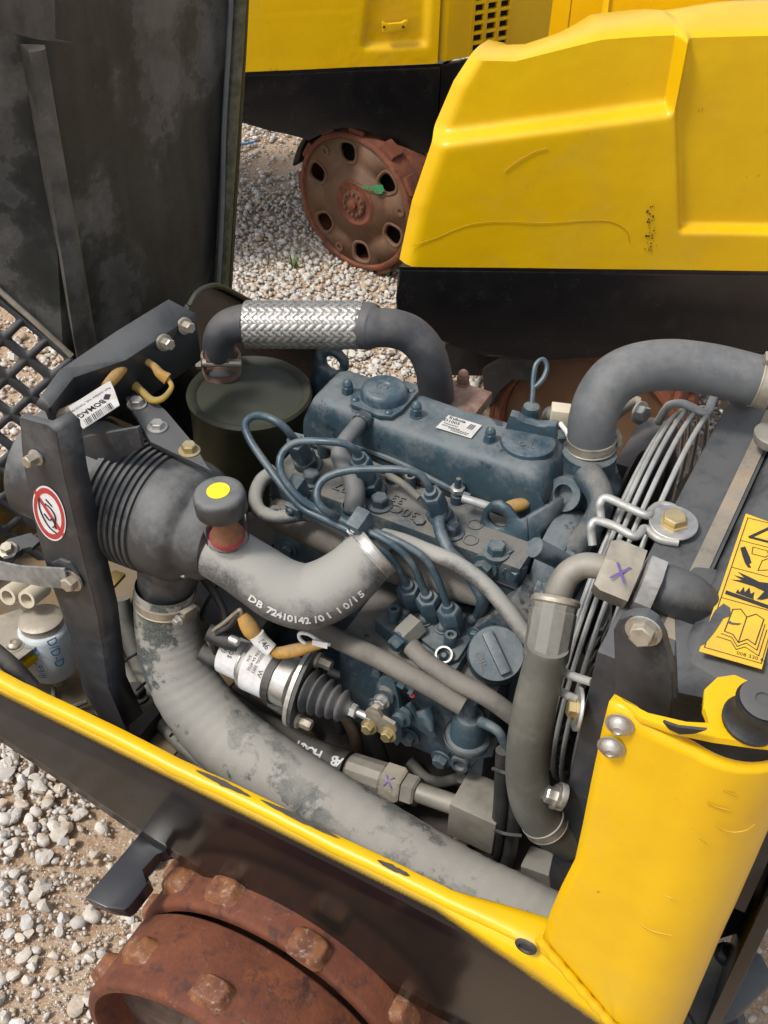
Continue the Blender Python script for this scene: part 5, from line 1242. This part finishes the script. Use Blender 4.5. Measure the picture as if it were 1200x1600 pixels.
B().tube(hosept([(485, 1010, 'y', -.255, 3), (470, 1000, 'y', -.258, 3), (468, 990, 'y', -.258, 3), (482, 991, 'y', -.256, 3), (500, 1002, 'y', -.252, 3), (516, 1008, 'y', -.25, 3)]), seg=7).build('wire', 'ink_white', har)
B().prism([U(x, y, 'y', -.258) for x, y in ((488, 1000), (512, 1006), (511, 1014), (487, 1008))], (0, .001, 0)).build('cable_tag', 'white_label', har)

# ================================================================== RADIATOR WITH FAN GUARD
rad = thing('radiator', 'black radiator and oil cooler block behind the wire fan guard', 'radiator', (.42, 0, .43))
RZ = .905
B().bx(.380, .452, -.252, .300, .42, RZ, .004).build('radiator_core', 'black_satin', rad)
ss = [U(1196, 646, 'z', RZ + .001), U(1081, 884, 'z', RZ + .001), U(1060, 930, 'z', RZ + .001), U(1040, 960, 'z', RZ + .001), U(1100, 960, 'z', RZ + .001), U(1120, 884, 'z', RZ + .001), U(1225, 646, 'z', RZ + .001)]
B().bx(.429, .447, -.20, .30, RZ - .002, RZ + .0022).build('foam_seal', 'gasket', rad)
# tank to the right, rounded
tk = B(); rings = []
for i in range(25):
    Y = -.262 + .60 * i / 24; e = min(1, min(i, 24 - i) / 3); rr = []
    for (x, z) in ((.452, .60), (.4525, RZ - .004), (.458, RZ + .010), (.470, RZ + .016 + .003 * e), (.50, RZ + .019 + .003 * e), (.56, RZ + .019), (.60, RZ + .010), (.606, RZ - .02), (.606, .60)): rr.append(V((x, Y, z - (.025 * (1 - e) if z > .8 else 0))))
    rings.append(rr)
tk.ring_strip(rings); tank = tk.build('oil_tank', 'black_satin', rad, sharp=50)
# moulded port elbow
po = B().tube(hosept([(1032, 918, 'z', .925, 39), (1058, 926, 'z', .926, 39), (1080, 938, 'z', .920, 38), (1098, 962, 'z', .900, 38), (1105, 1000, 'z', .870, 36)]), seg=28).build('port_elbow', 'black_satin', rad)
B().tube(hosept([(1060, 1000, 'z', .86, 40), (1090, 1050, 'z', .86, 50), (1120, 1085, 'z', .87, 50)]), seg=20).build('tank_corner', 'black_satin', rad)
fk = [U(x, y, 'z', .892) for x, y in ((1046, 930), (1080, 900), (1120, 905), (1150, 960), (1150, 1060), (1100, 1110), (1052, 1100))]
B().prism(fk, (0, 0, .018), .008).build('tank_flank', 'black_satin', rad)
# filler cap peeking in at the frame edge
B().lathe(U(1206, 690, 'z', RZ + .02), (0, 0, 1), [(0, .022), (.006, .024), (.012, .024), (.014, .021), (.014, 0)], seg=30).build('filler_cap', 'tube_tan', rad)
# warning decal
dc = [U(x, y, 'z', RZ + .0235) for x, y in ((1165, 803), (1247, 832), (1190, 1046), (1092, 1018))]
dz_ = V((0, 0, .0006)); dcl = B().prism(dc, dz_).build('warning_decal', 'sign_yellow', tank); dcl['label'] = 'yellow pictogram decal warning of fan, hot surface and manual'
ex, ey = dc[2] - dc[3], dc[0] - dc[3]
def DP(u, v, o=.0011): return dc[3] + ex * u + ey * v + V((0, 0, o))
def dline(b, pts, wd): 
    for (a, c) in zip(pts[:-1], pts[1:]):
        p, q = DP(*a), DP(*c); t = (q - p).normalized(); n = V((0, 0, 1)).cross(t) * wd / 2; b.face([p - n - t * wd * .3, q - n + t * wd * .3, q + n + t * wd * .3, p + n - t * wd * .3])
b = B()
dline(b, [(.06, .03), (.06, .97), (.97, .97), (.97, .03), (.06, .03)], .0009)
for v in (.79, .585, .365): dline(b, [(.06, v), (.97, v)], .0009)
dline(b, [(.20, .83), (.53, .955), (.86, .83), (.20, .83)], .0038)
b.face([DP(.50, .93), DP(.56, .93), DP(.545, .87), DP(.515, .87)]); b.face([DP(.505, .862), DP(.555, .862), DP(.555, .845), DP(.505, .845)])
b.build('decal_lines', 'ink', dcl)
b = B()   # hand and fan
b.face([DP(.10, .735), DP(.17, .755), (DP(.30, .69)), DP(.36, .65), DP(.33, .64), DP(.38, .615), DP(.33, .612), DP(.26, .635), DP(.18, .68)])
b.build('hand_symbol', 'ink', dcl)
b = B(); dline(b, [(.30, .765), (.55, .765), (.60, .735), (.55, .715), (.32, .715), (.30, .765)], .0009); dline(b, [(.62, .77), (.66, .735), (.76, .755)], .0009); dline(b, [(.50, .61), (.52, .685), (.62, .715), (.74, .70), (.72, .64), (.50, .61)], .0009)
b.face([DP(.70, .60), DP(.74, .63), DP(.80, .66), (DP(.92, .665)), DP(.92, .62), DP(.80, .625)]); b.build('fan_symbol', 'ink', dcl)
b = B(); b.face([DP(.10, .395), DP(.10, .42), DP(.93, .395), DP(.93, .37)])
b.face([DP(.26, .42), DP(.28, .45), DP(.32, .43), DP(.36, .475), DP(.40, .44), DP(.45, .48), DP(.50, .44), DP(.55, .46), DP(.56, .42), DP(.58, .408)])
b.face([DP(.12, .50), DP(.30, .515), DP(.14, .535), DP(.32, .535), DP(.18, .565), DP(.36, .553), DP(.58, .535), DP(.92, .555), DP(.92, .47), DP(.70, .42), DP(.62, .415), DP(.70, .48), DP(.50, .495)])
b.build('hot_surface_symbol', 'ink', dcl)
b = B(); dline(b, [(.28, .16), (.30, .31), (.42, .325), (.55, .285), (.68, .32), (.82, .30), (.80, .13), (.66, .15), (.54, .115), (.42, .155), (.28, .16)], .0011); dline(b, [(.54, .115), (.55, .285)], .0010)
dline(b, [(.24, .14), (.42, .135), (.54, .09), (.66, .125), (.85, .10), (.86, .27)], .0009); dline(b, [(.19, .115), (.42, .112), (.54, .07), (.66, .10), (.90, .07), (.91, .24)], .0009)
b.build('book_symbol', 'ink', dcl)
text('008 330 64', DP(.80, .052), ex, ey, .0065, 'ink', dcl)
b = B(); b.face([DP(-.01, .155, .0013), DP(.03, .27, .0013), DP(.13, .33, .0013), DP(.25, .315, .0013), DP(.30, .265, .0013), DP(.20, .235, .0013), DP(.14, .14, .0013), DP(.05, .05, .0013), DP(-.01, .03, .0013)])
b.face([DP(.28, .235, .0013), DP(.36, .225, .0013), DP(.50, .235, .0013), DP(.46, .22, .0013), DP(.36, .213, .0013), DP(.29, .215, .0013)]); b.build('torn_patch', 'black_satin', dcl)
# fan guard of bent wire
GC = V((.33, .10, .652))
fg = thing('fan_guard', 'galvanised wire fan guard of concentric rings bolted to the radiator', 'fan guard', GC)
for X, R in ((.350, .272), (.338, .270), (.328, .262), (.322, .252), (.318, .240), (.316, .226), (.314, .208), (.313, .186), (.312, .160), (.311, .130), (.311, .100), (.366, .274)):
    pts = [(X, GC.y + R * math.cos(2 * math.pi * k / 72), GC.z + R * math.sin(2 * math.pi * k / 72)) for k in range(72)]
    B().tube(pts, r=.0021 if R < .25 else .0033, seg=8, smooth=False, closed=True, cap=False).build('guard_ring', 'wire_grey', fg)
for k in (0, 48, 272, 318):
    a = R_(k); n = V((0, math.cos(a), math.sin(a)))
    B().tube([GC + n * .09 + V((-.022, 0, 0)), GC + n * .20 + V((-.019, 0, 0)), GC + n * .245 + V((-.014, 0, 0)), GC + n * .268 + V((.004, 0, 0)), GC + n * .275 + V((.042, 0, 0))], r=.004, seg=8).build('guard_spoke', 'wire_grey', fg)
# bent wire feet with washers and bolts
ft = lambda rows, r: B().tube(hosept(rows, rpx=r), seg=10, n=6)
f1 = ft([(926, 852, 'z', .890), (924, 834, 'z', .900), (924, 822, 'z', .908), (932, 814, 'z', .913), (960, 822, 'z', .918), (990, 838, 'z', .918), (1000, 833, 'z', .914), (1008, 826, 'z', .910), (1030, 842, 'z', .910), (1060, 848, 'z', .910)], 7).build('guard_foot', 'wire_grey', fg)
f2 = ft([(940, 816, 'z', .890), (938, 798, 'z', .900), (938, 786, 'z', .909), (948, 778, 'z', .914), (980, 792, 'z', .918), (1010, 805, 'z', .918), (1018, 798, 'z', .914), (1030, 790, 'z', .911), (1050, 793, 'z', .911), (1066, 806, 'z', .911)], 7).build('guard_foot', 'wire_grey', fg)
p = U(1052, 818, 'z', .914); wa = inst('washer', 'zinc', 'steel_washer', fg, p, (0, -.05, 1), .0275, .003); inst('hex', 'brass', 'bolt', fg, p + V((0, 0, .003)), (0, -.05, 1), .0135, .010, .3)
f3 = ft([(1028, 660, 'z', .86), (1040, 640, 'z', .885), (1050, 632, 'z', .900), (1070, 632, 'z', .912), (1095, 644, 'z', .914), (1106, 642, 'z', .914), (1116, 620, 'z', .916), (1130, 612, 'z', .917), (1160, 618, 'z', .915), (1176, 624, 'z', .913)], 7).build('guard_foot', 'wire_grey', fg)
p = U(1160, 612, 'z', .920); inst('washer', 'zinc', 'steel_washer', fg, p, (0, 0, 1), .023, .003); inst('hex', 'nickel_tan', 'bolt', fg, p + V((0, 0, .003)), (0, 0, 1), .0115, .011, .1)
f4 = ft([(880, 1050, 'y', -.235), (900, 1058, 'y', -.24), (925, 1066, 'y', -.247)], 7).build('guard_foot', 'wire_grey', fg)
f5 = ft([(872, 1078, 'y', -.238), (890, 1088, 'y', -.243), (905, 1094, 'y', -.25)], 7).build('guard_foot', 'wire_grey', fg)
p = U(905, 1108, 'y', -.255); inst('washer', 'zinc', 'steel_washer', fg, p, (-.9, -.4, .1), .024, .004); inst('hex', 'brass', 'bolt', fg, p + V((-.9, -.4, .1)).normalized() * .004, (-.9, -.4, .1), .010, .009)

# coolant hose
chp = hosept([(924, 712, 'z', .885, 37), (924, 690, 'z', .908, 37), (926, 658, 'z', .938, 38), (938, 622, 'z', .965, 39), (962, 592, 'z', .985, 40), (1000, 575, 'z', .995, 40), (1050, 570, 'z', .998, 40), (1110, 577, 'z', .995, 40), (1165, 590, 'z', .99, 40), (1215, 603, 'z', .985, 40)])
ch = thing('coolant_hose', 'thick grey rubber coolant hose arching from thermostat to radiator', 'hose', (chp[0][0], chp[0][1], chp[0][2]))
B().tube(chp, seg=40, n=12).build('hose_body', 'rubber_dark', ch)
d = V(chp[2][:3]) - V(chp[1][:3]); clamp_band(ch, V(chp[1][:3]) - d * .02, d, chp[1][3], .015, 'nickel_tan', screw=(CR + CU * .15))
p8, p9 = V(chp[8][:3]), V(chp[9][:3]); clamp_band(ch, p8.lerp(p9, .55), p9 - p8, chp[9][3], .018, 'nickel_tan', screw=(CU - CF))

# upper hydraulic hose
nu, nv_ = U(1032, 922, 'z', .930), U(958, 892, 'z', .938); nd = (nv_ - nu).normalized()
hh = thing('hydraulic_hose', 'grey hydraulic hose with bent steel end and violet cross on its nut', 'hose', nu)
B().hexa(nu + nd * .004, nd, .031, .020).build('port_nut', 'zinc', hh)
hn = B().hexa(nu + nd * .028, nd, .034, .038, .2).build('union_nut', 'nickel_tan', hh)
ctr = nu + nd * .046 + (TOCAM(nu) - nd * TOCAM(nu).dot(nd)).normalized() * .0315
tn = (TOCAM(nu) - nd * TOCAM(nu).dot(nd)).normalized()
text('X', ctr + tn * .002, -nd, tn.cross(-nd), .026, 'ink_violet', hn, name='paint_cross', depth=.0004)
tb = hosept([(962, 893, 'z', .938, 20), (940, 886, 'z', .94, 20), (912, 884, 'z', .936, 20.5), (888, 897, 'z', .925, 21), (874, 922, 'z', .908, 22), (868, 952, 'z', .888, 22)])
B().tube(tb, seg=26, n=10).build('bent_tube', 'tube_tan', hh)
c0, c1 = U(868, 940, 'z', .895), U(851, 1034, 'y', -.245); cd_ = (c1 - c0).normalized(); cl_ = (c1 - c0).length; r_ = 36 * mpp(c0)
B().lathe(c0, cd_, [(-.002, r_ * .78), (0, r_ * .98), (.004, r_), (.010, r_ * .98), (.012, r_ * 1.02), (cl_ - .004, r_ * 1.0), (cl_, r_ * .93)], seg=12).build('crimp_sleeve', 'hose_olive', hh, sharp=20)
B().lathe(c0 - cd_ * .001, cd_, [(-.003, r_ * .70), (-.004, r_ * .98), (-.001, r_ * 1.08), (.003, r_ * 1.08), (.005, r_ * .98)], seg=30).build('sleeve_collar', 'nickel_tan', hh)
hp_ = hosept([(856, 1010, 'y', -.240, 33), (850, 1040, 'y', -.246, 33), (836, 1100, 'y', -.258, 34), (826, 1160, 'y', -.266, 34), (824, 1215, 'y', -.270, 34), (834, 1260, 'y', -.268, 34), (856, 1290, 'y', -.258, 33), (890, 1312, 'y', -.235, 32)])
B().tube(hp_, seg=32, n=12).build('hose_body', 'hose_olive', hh)
d = V(hp_[6][:3]) - V(hp_[5][:3]); clo2 = clamp_band(hh, V(hp_[6][:3]) - d * .25, d, hp_[6][3] * 1.04, .016, 'steel', 'hose_bracket'); inst('hexw', 'zinc', 'bolt', clo2, U(868, 1245, 'y', -.275), (-.8, -.3, .3), .010, .012); inst('washer', 'zinc', 'steel_washer', clo2, U(880, 1246, 'y', -.268), (-.8, -.3, .3), .016, .008)
# lower hydraulic hose
lh = hosept([(330, 1085, 'y', -.19, 26), (380, 1120, 'y', -.215, 26), (430, 1150, 'y', -.232, 26), (490, 1180, 'y', -.240, 26), (545, 1200, 'y', -.243, 27)])
lhy = thing('hydraulic_hose', 'dark hydraulic hose with white lettering and steel fitting into a block below the pump', 'hose', V(lh[4][:3]))
lb = B().tube(lh, seg=28, n=10).build('hose_body', 'hose_black', lhy)
print_on(lh, 'HCOH BA', lb, 470, 548, -.15, .019, flip=True, n=10)
q0, q1 = U(548, 1202, 'y', -.243), U(712, 1258, 'y', -.243); qd = (q1 - q0).normalized(); ql = (q1 - q0).length
def QX(px): return (px - 548) / (712 - 548) * ql
B().lathe(q0, qd, [(QX(546), .020), (QX(550), .0235), (QX(603), .0245), (QX(606), .0225)], seg=14).build('crimp_sleeve', 'tube_tan', lhy, sharp=20)
un = B().hexa(q0 + qd * QX(606), qd, .0275, QX(636) - QX(606), .15).build('union_nut', 'nickel_tan', lhy)
B().hexa(q0 + qd * QX(637), qd, .0215, QX(656) - QX(637), .15).build('adapter_nut', 'tube_tan', lhy)
B().lathe(q0, qd, [(QX(655), .0135), (QX(715), .0135)], seg=22).build('steel_tube', 'tube_tan', lhy)
tn2 = (TOCAM(q0) - qd * TOCAM(q0).dot(qd)).normalized(); text('X', q0 + qd * QX(620) + tn2 * .0268, qd, tn2.cross(qd), .021, 'ink_violet', un, name='paint_cross', depth=.0004)
bcn = U(742, 1262, 'y', -.235); B().box(bcn + V((.008, 0, -.004)), V((.032, 0, 0)), V((0, .030, 0)), V((0, 0, .034)), .003).build('valve_block', 'tube_tan', lhy)
inst('hexw', 'brass', 'bolt', lhy, U(722, 1312, 'y', -.245), (0, -.3, -1), .008, .014)

# ================================================================== SMALL HOSES AND CABLES
def hose(label, rows, rpx, m, name='fuel_hose', cat='hose', group=None, ends=None, seg=18, n=10):
    P = hosept(rows, rpx=rpx); o = B().tube(P, seg=seg, n=n).build(name, m); tag(o, label, cat, group); return o
hose('thin tan fuel hose slanting across the pump down to the lift pump', [(455, 962, 'y', -.19), (520, 995, 'y', -.215), (590, 1028, 'y', -.24), (660, 1066, 'y', -.252), (724, 1103, 'y', -.252)], 16, 'rubber_tan')
hose('tan fuel hose running from the brass banjo union behind the lift pump', [(642, 1010, 'y', -.222), (668, 1035, 'y', -.232), (710, 1062, 'y', -.24), (765, 1092, 'y', -.243), (810, 1125, 'y', -.235)], 15, 'rubber_tan')
hose('long grey hose sweeping over the intake manifold towards the slotted oil cap', [(600, 838, 'y', -.132), (630, 846, 'y', -.140), (660, 858, 'y', -.150), (712, 880, 'y', -.158), (756, 912, 'y', -.165), (792, 952, 'y', -.172), (820, 990, 'y', -.178), (855, 1030, 'y', -.18)], 13, 'rubber')
hose('blue return hose dropping from the front injector to the pump', [(690, 798, 'z', .868), (686, 822, 'z', .862), (700, 858, 'z', .852), (722, 882, 'y', -.142), (742, 912, 'y', -.146), (754, 938, 'y', -.148), (748, 960, 'z', .752), (732, 972, 'z', .742)], 10, 'blue_clean')
hose('tan pipe running under the steel fuel pipes along the head', [(462, 790, 'y', -.150), (500, 812, 'y', -.156), (550, 838, 'y', -.158), (610, 862, 'y', -.156)], 8, 'rubber_tan')
hose('grey rubber hose looped round the rear end of the cylinder head', [(430, 735, 'z', .845), (408, 752, 'z', .84), (399, 778, 'z', .838), (408, 800, 'z', .836), (440, 808, 'z', .835), (480, 803, 'z', .836), (520, 815, 'y', -.15)], 11.5, 'rubber')
hose('twin-run black hose tied upright beside the valve block, left one', [(786, 1172, 'y', -.245), (784, 1220, 'y', -.25), (780, 1280, 'y', -.252), (768, 1340, 'y', -.25), (740, 1352, 'y', -.235)], 12, 'hose_black')
hose('twin-run black hose tied upright beside the valve block, right one', [(800, 1165, 'y', -.240), (806, 1220, 'y', -.243), (802, 1290, 'y', -.245), (790, 1350, 'y', -.245), (765, 1368, 'y', -.24), (735, 1350, 'y', -.225)], 12, 'hose_black')
for y_ in (1205, 1300): tag(B().tube([U(770, y_ - 4, 'y', -.262), U(790, y_ + 3, 'y', -.268), U(815, y_ + 6, 'y', -.262)], r=.0022, seg=6).build('cable_tie', 'hose_black'), 'black cable tie binding the %s of the upright black hoses' % ('top' if y_ < 1250 else 'bottom'), 'cable tie')
fe = U(838, 1370, 'y', -.235)
fit = thing('hose_fitting', 'squared grey steel elbow fitting at the foot of the radiator', 'fitting', fe)
B().box(fe + V((.006, 0, .012)), V((.020, 0, .004)), V((0, .018, 0)), V((-.006, 0, .028)), .004).build('elbow_body', 'hose_olive', fit); B().hexa(fe + V((.0, 0, -.038)), (0.1, 0, 1), .026, .026).build('swivel_nut', 'hose_olive', fit)
# cable bundle under the big hose and along the left floor
cabs = [([(190, 935, 'y', -.20), (200, 985, 'y', -.215), (222, 1050, 'y', -.24), (262, 1110, 'y', -.265), (320, 1175, 'y', -.29), (400, 1245, 'y', -.31)], 13, 'hose_olive', 'olive cable running down beside the big air hose'),
        ([(165, 950, 'y', -.20), (178, 1010, 'y', -.23), (215, 1080, 'y', -.26), (270, 1150, 'y', -.285), (340, 1215, 'y', -.31)], 12, 'hose_olive', 'grey cable tied along the big air hose by the strut'),
        ([(270, 1100, 'y', -.24), (278, 1160, 'y', -.27), (300, 1210, 'y', -.30)], 15, 'rubber', 'grey hose end tucked between the big air hose and rail'),
        ([(410, 1120, 'y', -.12), (470, 1120, 'y', -.14), (520, 1150, 'y', -.15), (560, 1190, 'y', -.16)], 9, 'tape_brown', 'brown taped loom passing under the solenoid'),
        ([(540, 1120, 'y', -.19), (555, 1150, 'y', -.19), (560, 1190, 'y', -.185), (548, 1220, 'y', -.18)], 10, 'tape_brown', 'brown corrugated loom hanging under the rubber boot'),
        ([(575, 1135, 'y', -.20), (590, 1170, 'y', -.195), (605, 1215, 'y', -.19)], 12, 'hose_black', 'black hose hanging under the governor levers'),
        ([(600, 1270, 'y', -.14), (680, 1310, 'y', -.16), (760, 1335, 'y', -.17), (860, 1370, 'y', -.17)], 22, 'hose_black', 'thick black hose lying on the tray below the valve block'),
        ([(350, 1105, 'y', -.10), (430, 1150, 'y', -.12), (520, 1190, 'y', -.12), (640, 1240, 'y', -.12)], 14, 'hose_black', 'black hose in the shadow under the engine block')]
cabs += [([(610, 1300, 'y', -.20), (660, 1330, 'y', -.215), (720, 1350, 'y', -.22), (790, 1385, 'y', -.22)], 13, 'hose_olive', 'grey hose lying along the big hose below the valve block'),
         ([(505, 1235, 'y', -.15), (560, 1262, 'y', -.16), (630, 1275, 'y', -.17), (690, 1300, 'y', -.175)], 10, 'hose_olive', 'grey cable running low behind the crimped steel fitting'),
         ([(420, 1090, 'y', -.16), (450, 1080, 'y', -.165), (500, 1100, 'y', -.165), (530, 1135, 'y', -.16), (525, 1180, 'y', -.155)], 6, 'hose_olive', 'thin cable coiled in the dark behind the solenoid'),
         ([(225, 900, 'y', -.17), (215, 950, 'y', -.19), (232, 1010, 'y', -.22), (262, 1060, 'y', -.245)], 10, 'hose_olive', 'olive hose hanging under the air filter neck'),
         ([(318, 905, 'y', -.205), (340, 935, 'y', -.215), (352, 965, 'y', -.225), (345, 990, 'y', -.235)], 6, 'hose_black', 'thin black cable dropping behind the solenoid terminals'),
         ([(395, 1085, 'y', -.20), (430, 1105, 'y', -.205), (470, 1130, 'y', -.20), (500, 1165, 'y', -.19)], 7, 'tape_brown', 'brown taped cable looping under the solenoid body'),
         ([(640, 1190, 'y', -.17), (665, 1215, 'y', -.18), (690, 1222, 'y', -.19), (720, 1215, 'y', -.20)], 9, 'hose_olive', 'short grey cable bent behind the valve block'),
         ([(880, 720, 'z', .87), (890, 700, 'z', .89), (888, 680, 'z', .90), (876, 662, 'z', .90)], 4, 'ink_white', 'thin white wire rising beside the thermostat housing'),
         ([(590, 1085, 'y', -.16), (570, 1070, 'y', -.17), (545, 1062, 'y', -.18), (515, 1050, 'y', -.18)], 8, 'hose_black', 'black cable emerging behind the governor plate')]
for rws, r, m, lb_ in cabs: hose(lb_, rws, r, m, name='cable' if 'cable' in lb_ or 'loom' in lb_ else 'hose', cat='cable' if 'cable' in lb_ or 'loom' in lb_ else 'hose')
for i, (x, y, yy) in enumerate(((206, 1030, -.262), (232, 1068, -.275), (284, 1140, -.30))):
    tag(B().tube([U(x - 18, y + 10, 'y', yy), U(x - 4, y - 2, 'y', yy - .012), U(x + 14, y - 12, 'y', yy)], r=.0022, seg=6).build('cable_tie', 'rubber_black'), ('black cable tie just below the big hose clamp', 'black cable tie round the cables halfway down the big hose', 'black cable tie round the cables near the yellow rail')[i], 'cable tie')
# yellow-sleeved tag cable under the cross member
tc_ = thing('tagged_cable', 'yellow braided cable with white barcode tag hooked under the cross member', 'cable', U(150, 635, 'z', .97))
B().tube(hosept([(78, 655, 'z', .965, 9), (95, 648, 'z', .968, 9), (118, 638, 'z', .97, 9), (150, 620, 'z', .972, 9)]), seg=12).build('taped_end', 'tape_brown', tc_)
B().tube(hosept([(165, 605, 'z', .972, 8), (178, 590, 'z', .972, 9.5), (192, 574, 'z', .972, 9), (206, 563, 'z', .97, 7), (222, 562, 'z', .965, 6), (240, 572, 'z', .96, 6), (250, 584, 'z', .955, 8), (262, 592, 'z', .95, 10)]), seg=12).build('fabric_sleeve', 'sleeve', tc_)
B().tube(hosept([(262, 592, 'z', .95, 4), (268, 605, 'z', .945, 4), (255, 622, 'z', .942, 5), (238, 625, 'z', .94, 6), (222, 612, 'z', .94, 6), (205, 600, 'z', .94, 9), (194, 602, 'z', .94, 11)]), seg=10).build('connector_wires', 'yellow_dull', tc_)
tgp = [U(x, y, 'z', .978) for x, y in ((107, 637), (165, 600), (172, 596), (178, 608), (187, 634), (130, 671), (122, 660))]
tgo2 = B().prism(tgp, (0, 0, .0012)).build('barcode_tag', 'white_label', tc_)
tx, ty = (U(187, 634, 'z', .9795) - U(130, 671, 'z', .9795)), (U(165, 600, 'z', .9795) - U(187, 634, 'z', .9795)); to = U(130, 671, 'z', .9798)
b = B()
for i in range(22):
    u = .12 + .76 * i / 22 + random.uniform(-.006, .006); wd = random.choice((.008, .014, .02)); b.face([to + tx * u + ty * .06, to + tx * (u + wd) + ty * .06, to + tx * (u + wd) + ty * .30, to + tx * u + ty * .30])
b.build('barcode', 'ink', tgo2)
text('BOMAG', to + tx * .40 + ty * .50, -tx, -ty, .0115, 'ink', tgo2, bold=.015); text('Part number incl. 72410106', to + tx * .5 + ty * .80, -tx, -ty, .0055, 'ink', tgo2)
b = B(); cc = to + tx * .86 + ty * .55; b.prism([cc + tx.normalized() * x + ty.normalized() * y for x, y in ((-.006, 0), (0, .006), (.006, 0), (0, -.006))], (0, 0, .0002)); b.build('maker_logo', 'ink', tgo2)
hose('tan braided cable hanging down the inner edge of the hood strut', [(97, 695, 'y', -.318), (108, 720, 'y', -.318), (118, 760, 'y', -.318), (126, 810, 'y', -.318), (132, 850, 'y', -.318), (138, 895, 'y', -.318)], 6.5, 'sleeve', name='cable', cat='cable')

# ================================================================== FUEL FILTER CORNER
ff = U(82, 1030, 'z', .50)
fuel = thing('fuel_filter', 'white spin-on fuel filter with blue print behind the strap', 'filter', (ff.x, ff.y, .47))
fr = .0365
fbody = B().lathe((ff.x, ff.y, .478), (-.1, .05, 1), [(0, fr * .8), (.004, fr * .95), (.010, fr), (.078, fr), (.084, fr * .96), (.086, fr * .9)], seg=40).build('filter_can', 'tank_white', fuel)
fhead = B().lathe((ff.x - .009, ff.y + .005, .564), (-.1, .05, 1), [(0, .030), (.012, .032), (.016, .026)], seg=30).build('filter_head', 'nickel_tan', fuel)
for x, y in ((22, 930), (52, 935)):
    p = U(x, y, 'z', .61); B().lathe(p + V((-.01, .03, -.01)), (.1, -.8, .25), [(0, .013), (.035, .014), (.04, .0135), (.04, .009), (.02, .008), (.02, 0)], seg=20).build('hose_port', 'plug_cream', fhead)
pn = TOCAM(V((ff.x, ff.y, .53))); pn.z = 0; pn.normalize()
sidev = pn.cross(V((0, 0, 1)))
for (s_, h, sz, a) in (('D/D-D', .545, .020, .2), ('93/8', .515, .016, -.5)):
    nn = (pn * math.cos(a) + sidev * -math.sin(a)); text(s_, V((ff.x, ff.y, h)) + V((-.1, .05, 1)) * (h - .478) * 0 + nn * (fr + .0035) + V((-.1 * (h - .478), .05 * (h - .478), 0)), (0.1, 0, -1), -nn.cross(V((0, 0, -1))) * -1, sz, 'ink_blue', fbody)
for (h0, a) in ((.56, -.6), (.552, -.5), (.53, -.7)):
    nn = (pn * math.cos(a) + sidev * -math.sin(a)); tt = nn.cross(V((0, 0, 1))); c = V((ff.x - .1 * (h0 - .478), ff.y, h0)) + nn * (fr + .0012); B().box(c, tt * .008, V((0, 0, .0009)), nn * .0004).build('printed_line', 'ink_blue', fbody)
wk = U(92, 1062, 'z', .46); B().prism([U(x, y, 'z', .46) for x, y in ((78, 1040), (104, 1040), (108, 1050), (100, 1072), (88, 1076), (72, 1064))], (0, 0, .012), .003).build('drain_plug', 'nickel_tan', fuel)
hg = [U(x, y, 'z', .56) for x, y in ((-40, 968), (0, 962), (32, 950), (60, 985), (66, 1003), (28, 1032), (-20, 1020), (-40, 1015))]
hng = B().prism(hg, (0, 0, -.006), .001).build('filter_bracket', 'nickel_tan', roller)
for x, y in ((45, 988), (22, 1008)): inst('dome', 'nickel_tan', 'rivet', hng, U(x, y, 'z', .5605), (0, 0, 1), .011, .007)
B().prism([U(x, y, 'z', .545) for x, y in ((-40, 1010), (0, 1015), (28, 1034), (68, 1006), (66, 1016), (30, 1046), (-5, 1030), (-40, 1030))], (0, 0, -.012), .002).build('yellow_ledge', 'yellow', roller)
lv = [U(x, y, 'z', .66) for x, y in ((0, 862), (14, 848), (50, 838), (66, 850), (52, 862), (36, 862), (24, 876), (8, 880))]
lvo = B().prism(lv, (0, 0, .008), .002).build('latch_lever', 'black_satin', roller); inst('hexw', 'nickel_tan', 'bolt', lvo, U(13, 860, 'z', .669), (0.2, -.3, 1), .009, .012)
mt = U(205, 1100, 'z', .47)
mo = B().bx(mt.x - .035, mt.x + .05, mt.y - .045, mt.y + .05, .443, .478, .006).build('engine_mount', 'grime', roller); inst('hexw', 'grime', 'bolt', mo, U(212, 1085, 'z', .48), (0, 0, 1), .014, .014)
hose('black hose lying on the floor pan beside the fuel filter', [(-30, 1000, 'y', -.38), (20, 1042, 'y', -.38), (50, 1075, 'y', -.38)], 14, 'hose_black')
hose('thin grey cable curling on the floor pan under the fuel filter', [(84, 1075, 'z', .452), (86, 1098, 'z', .452), (108, 1105, 'z', .455), (136, 1096, 'z', .46)], 4, 'rubber', name='cable', cat='cable')
B().prism([U(x, y, 'z', .66) for x, y in ((150, 908), (180, 890), (196, 896), (160, 935))], (0, 0, -.006), .001).build('olive_bracket', 'yellow_dull', roller)
# dark pieces below the post, seen at the frame's lower right
B().lathe(U(1090, 1600, 'z', .30), (0.1, -.3, 1), [(0, .06), (.02, .058), (.03, .045), (.05, .04), (.055, .02), (.055, 0)], seg=30).build('hitch_boss', 'black_gloss', roller)
hb_ = [U(x, y, 'z', .36) for x, y in ((1060, 1500), (1110, 1470), (1190, 1490), (1210, 1530), (1150, 1590), (1100, 1620), (1070, 1570))]
hbo = B().prism(hb_, (0, 0, -.02), .004).build('hitch_plate', 'black_satin', roller); inst('hexw', 'black_gloss', 'bolt', hbo, U(1136, 1492, 'z', .361), (0, 0, 1), .012, .010)
B().tube(hosept([(1100, 1440, 'z', .42, 30), (1160, 1420, 'z', .42, 32), (1230, 1400, 'z', .42, 32)]), seg=20).build('hitch_tube', 'black_gloss', roller)
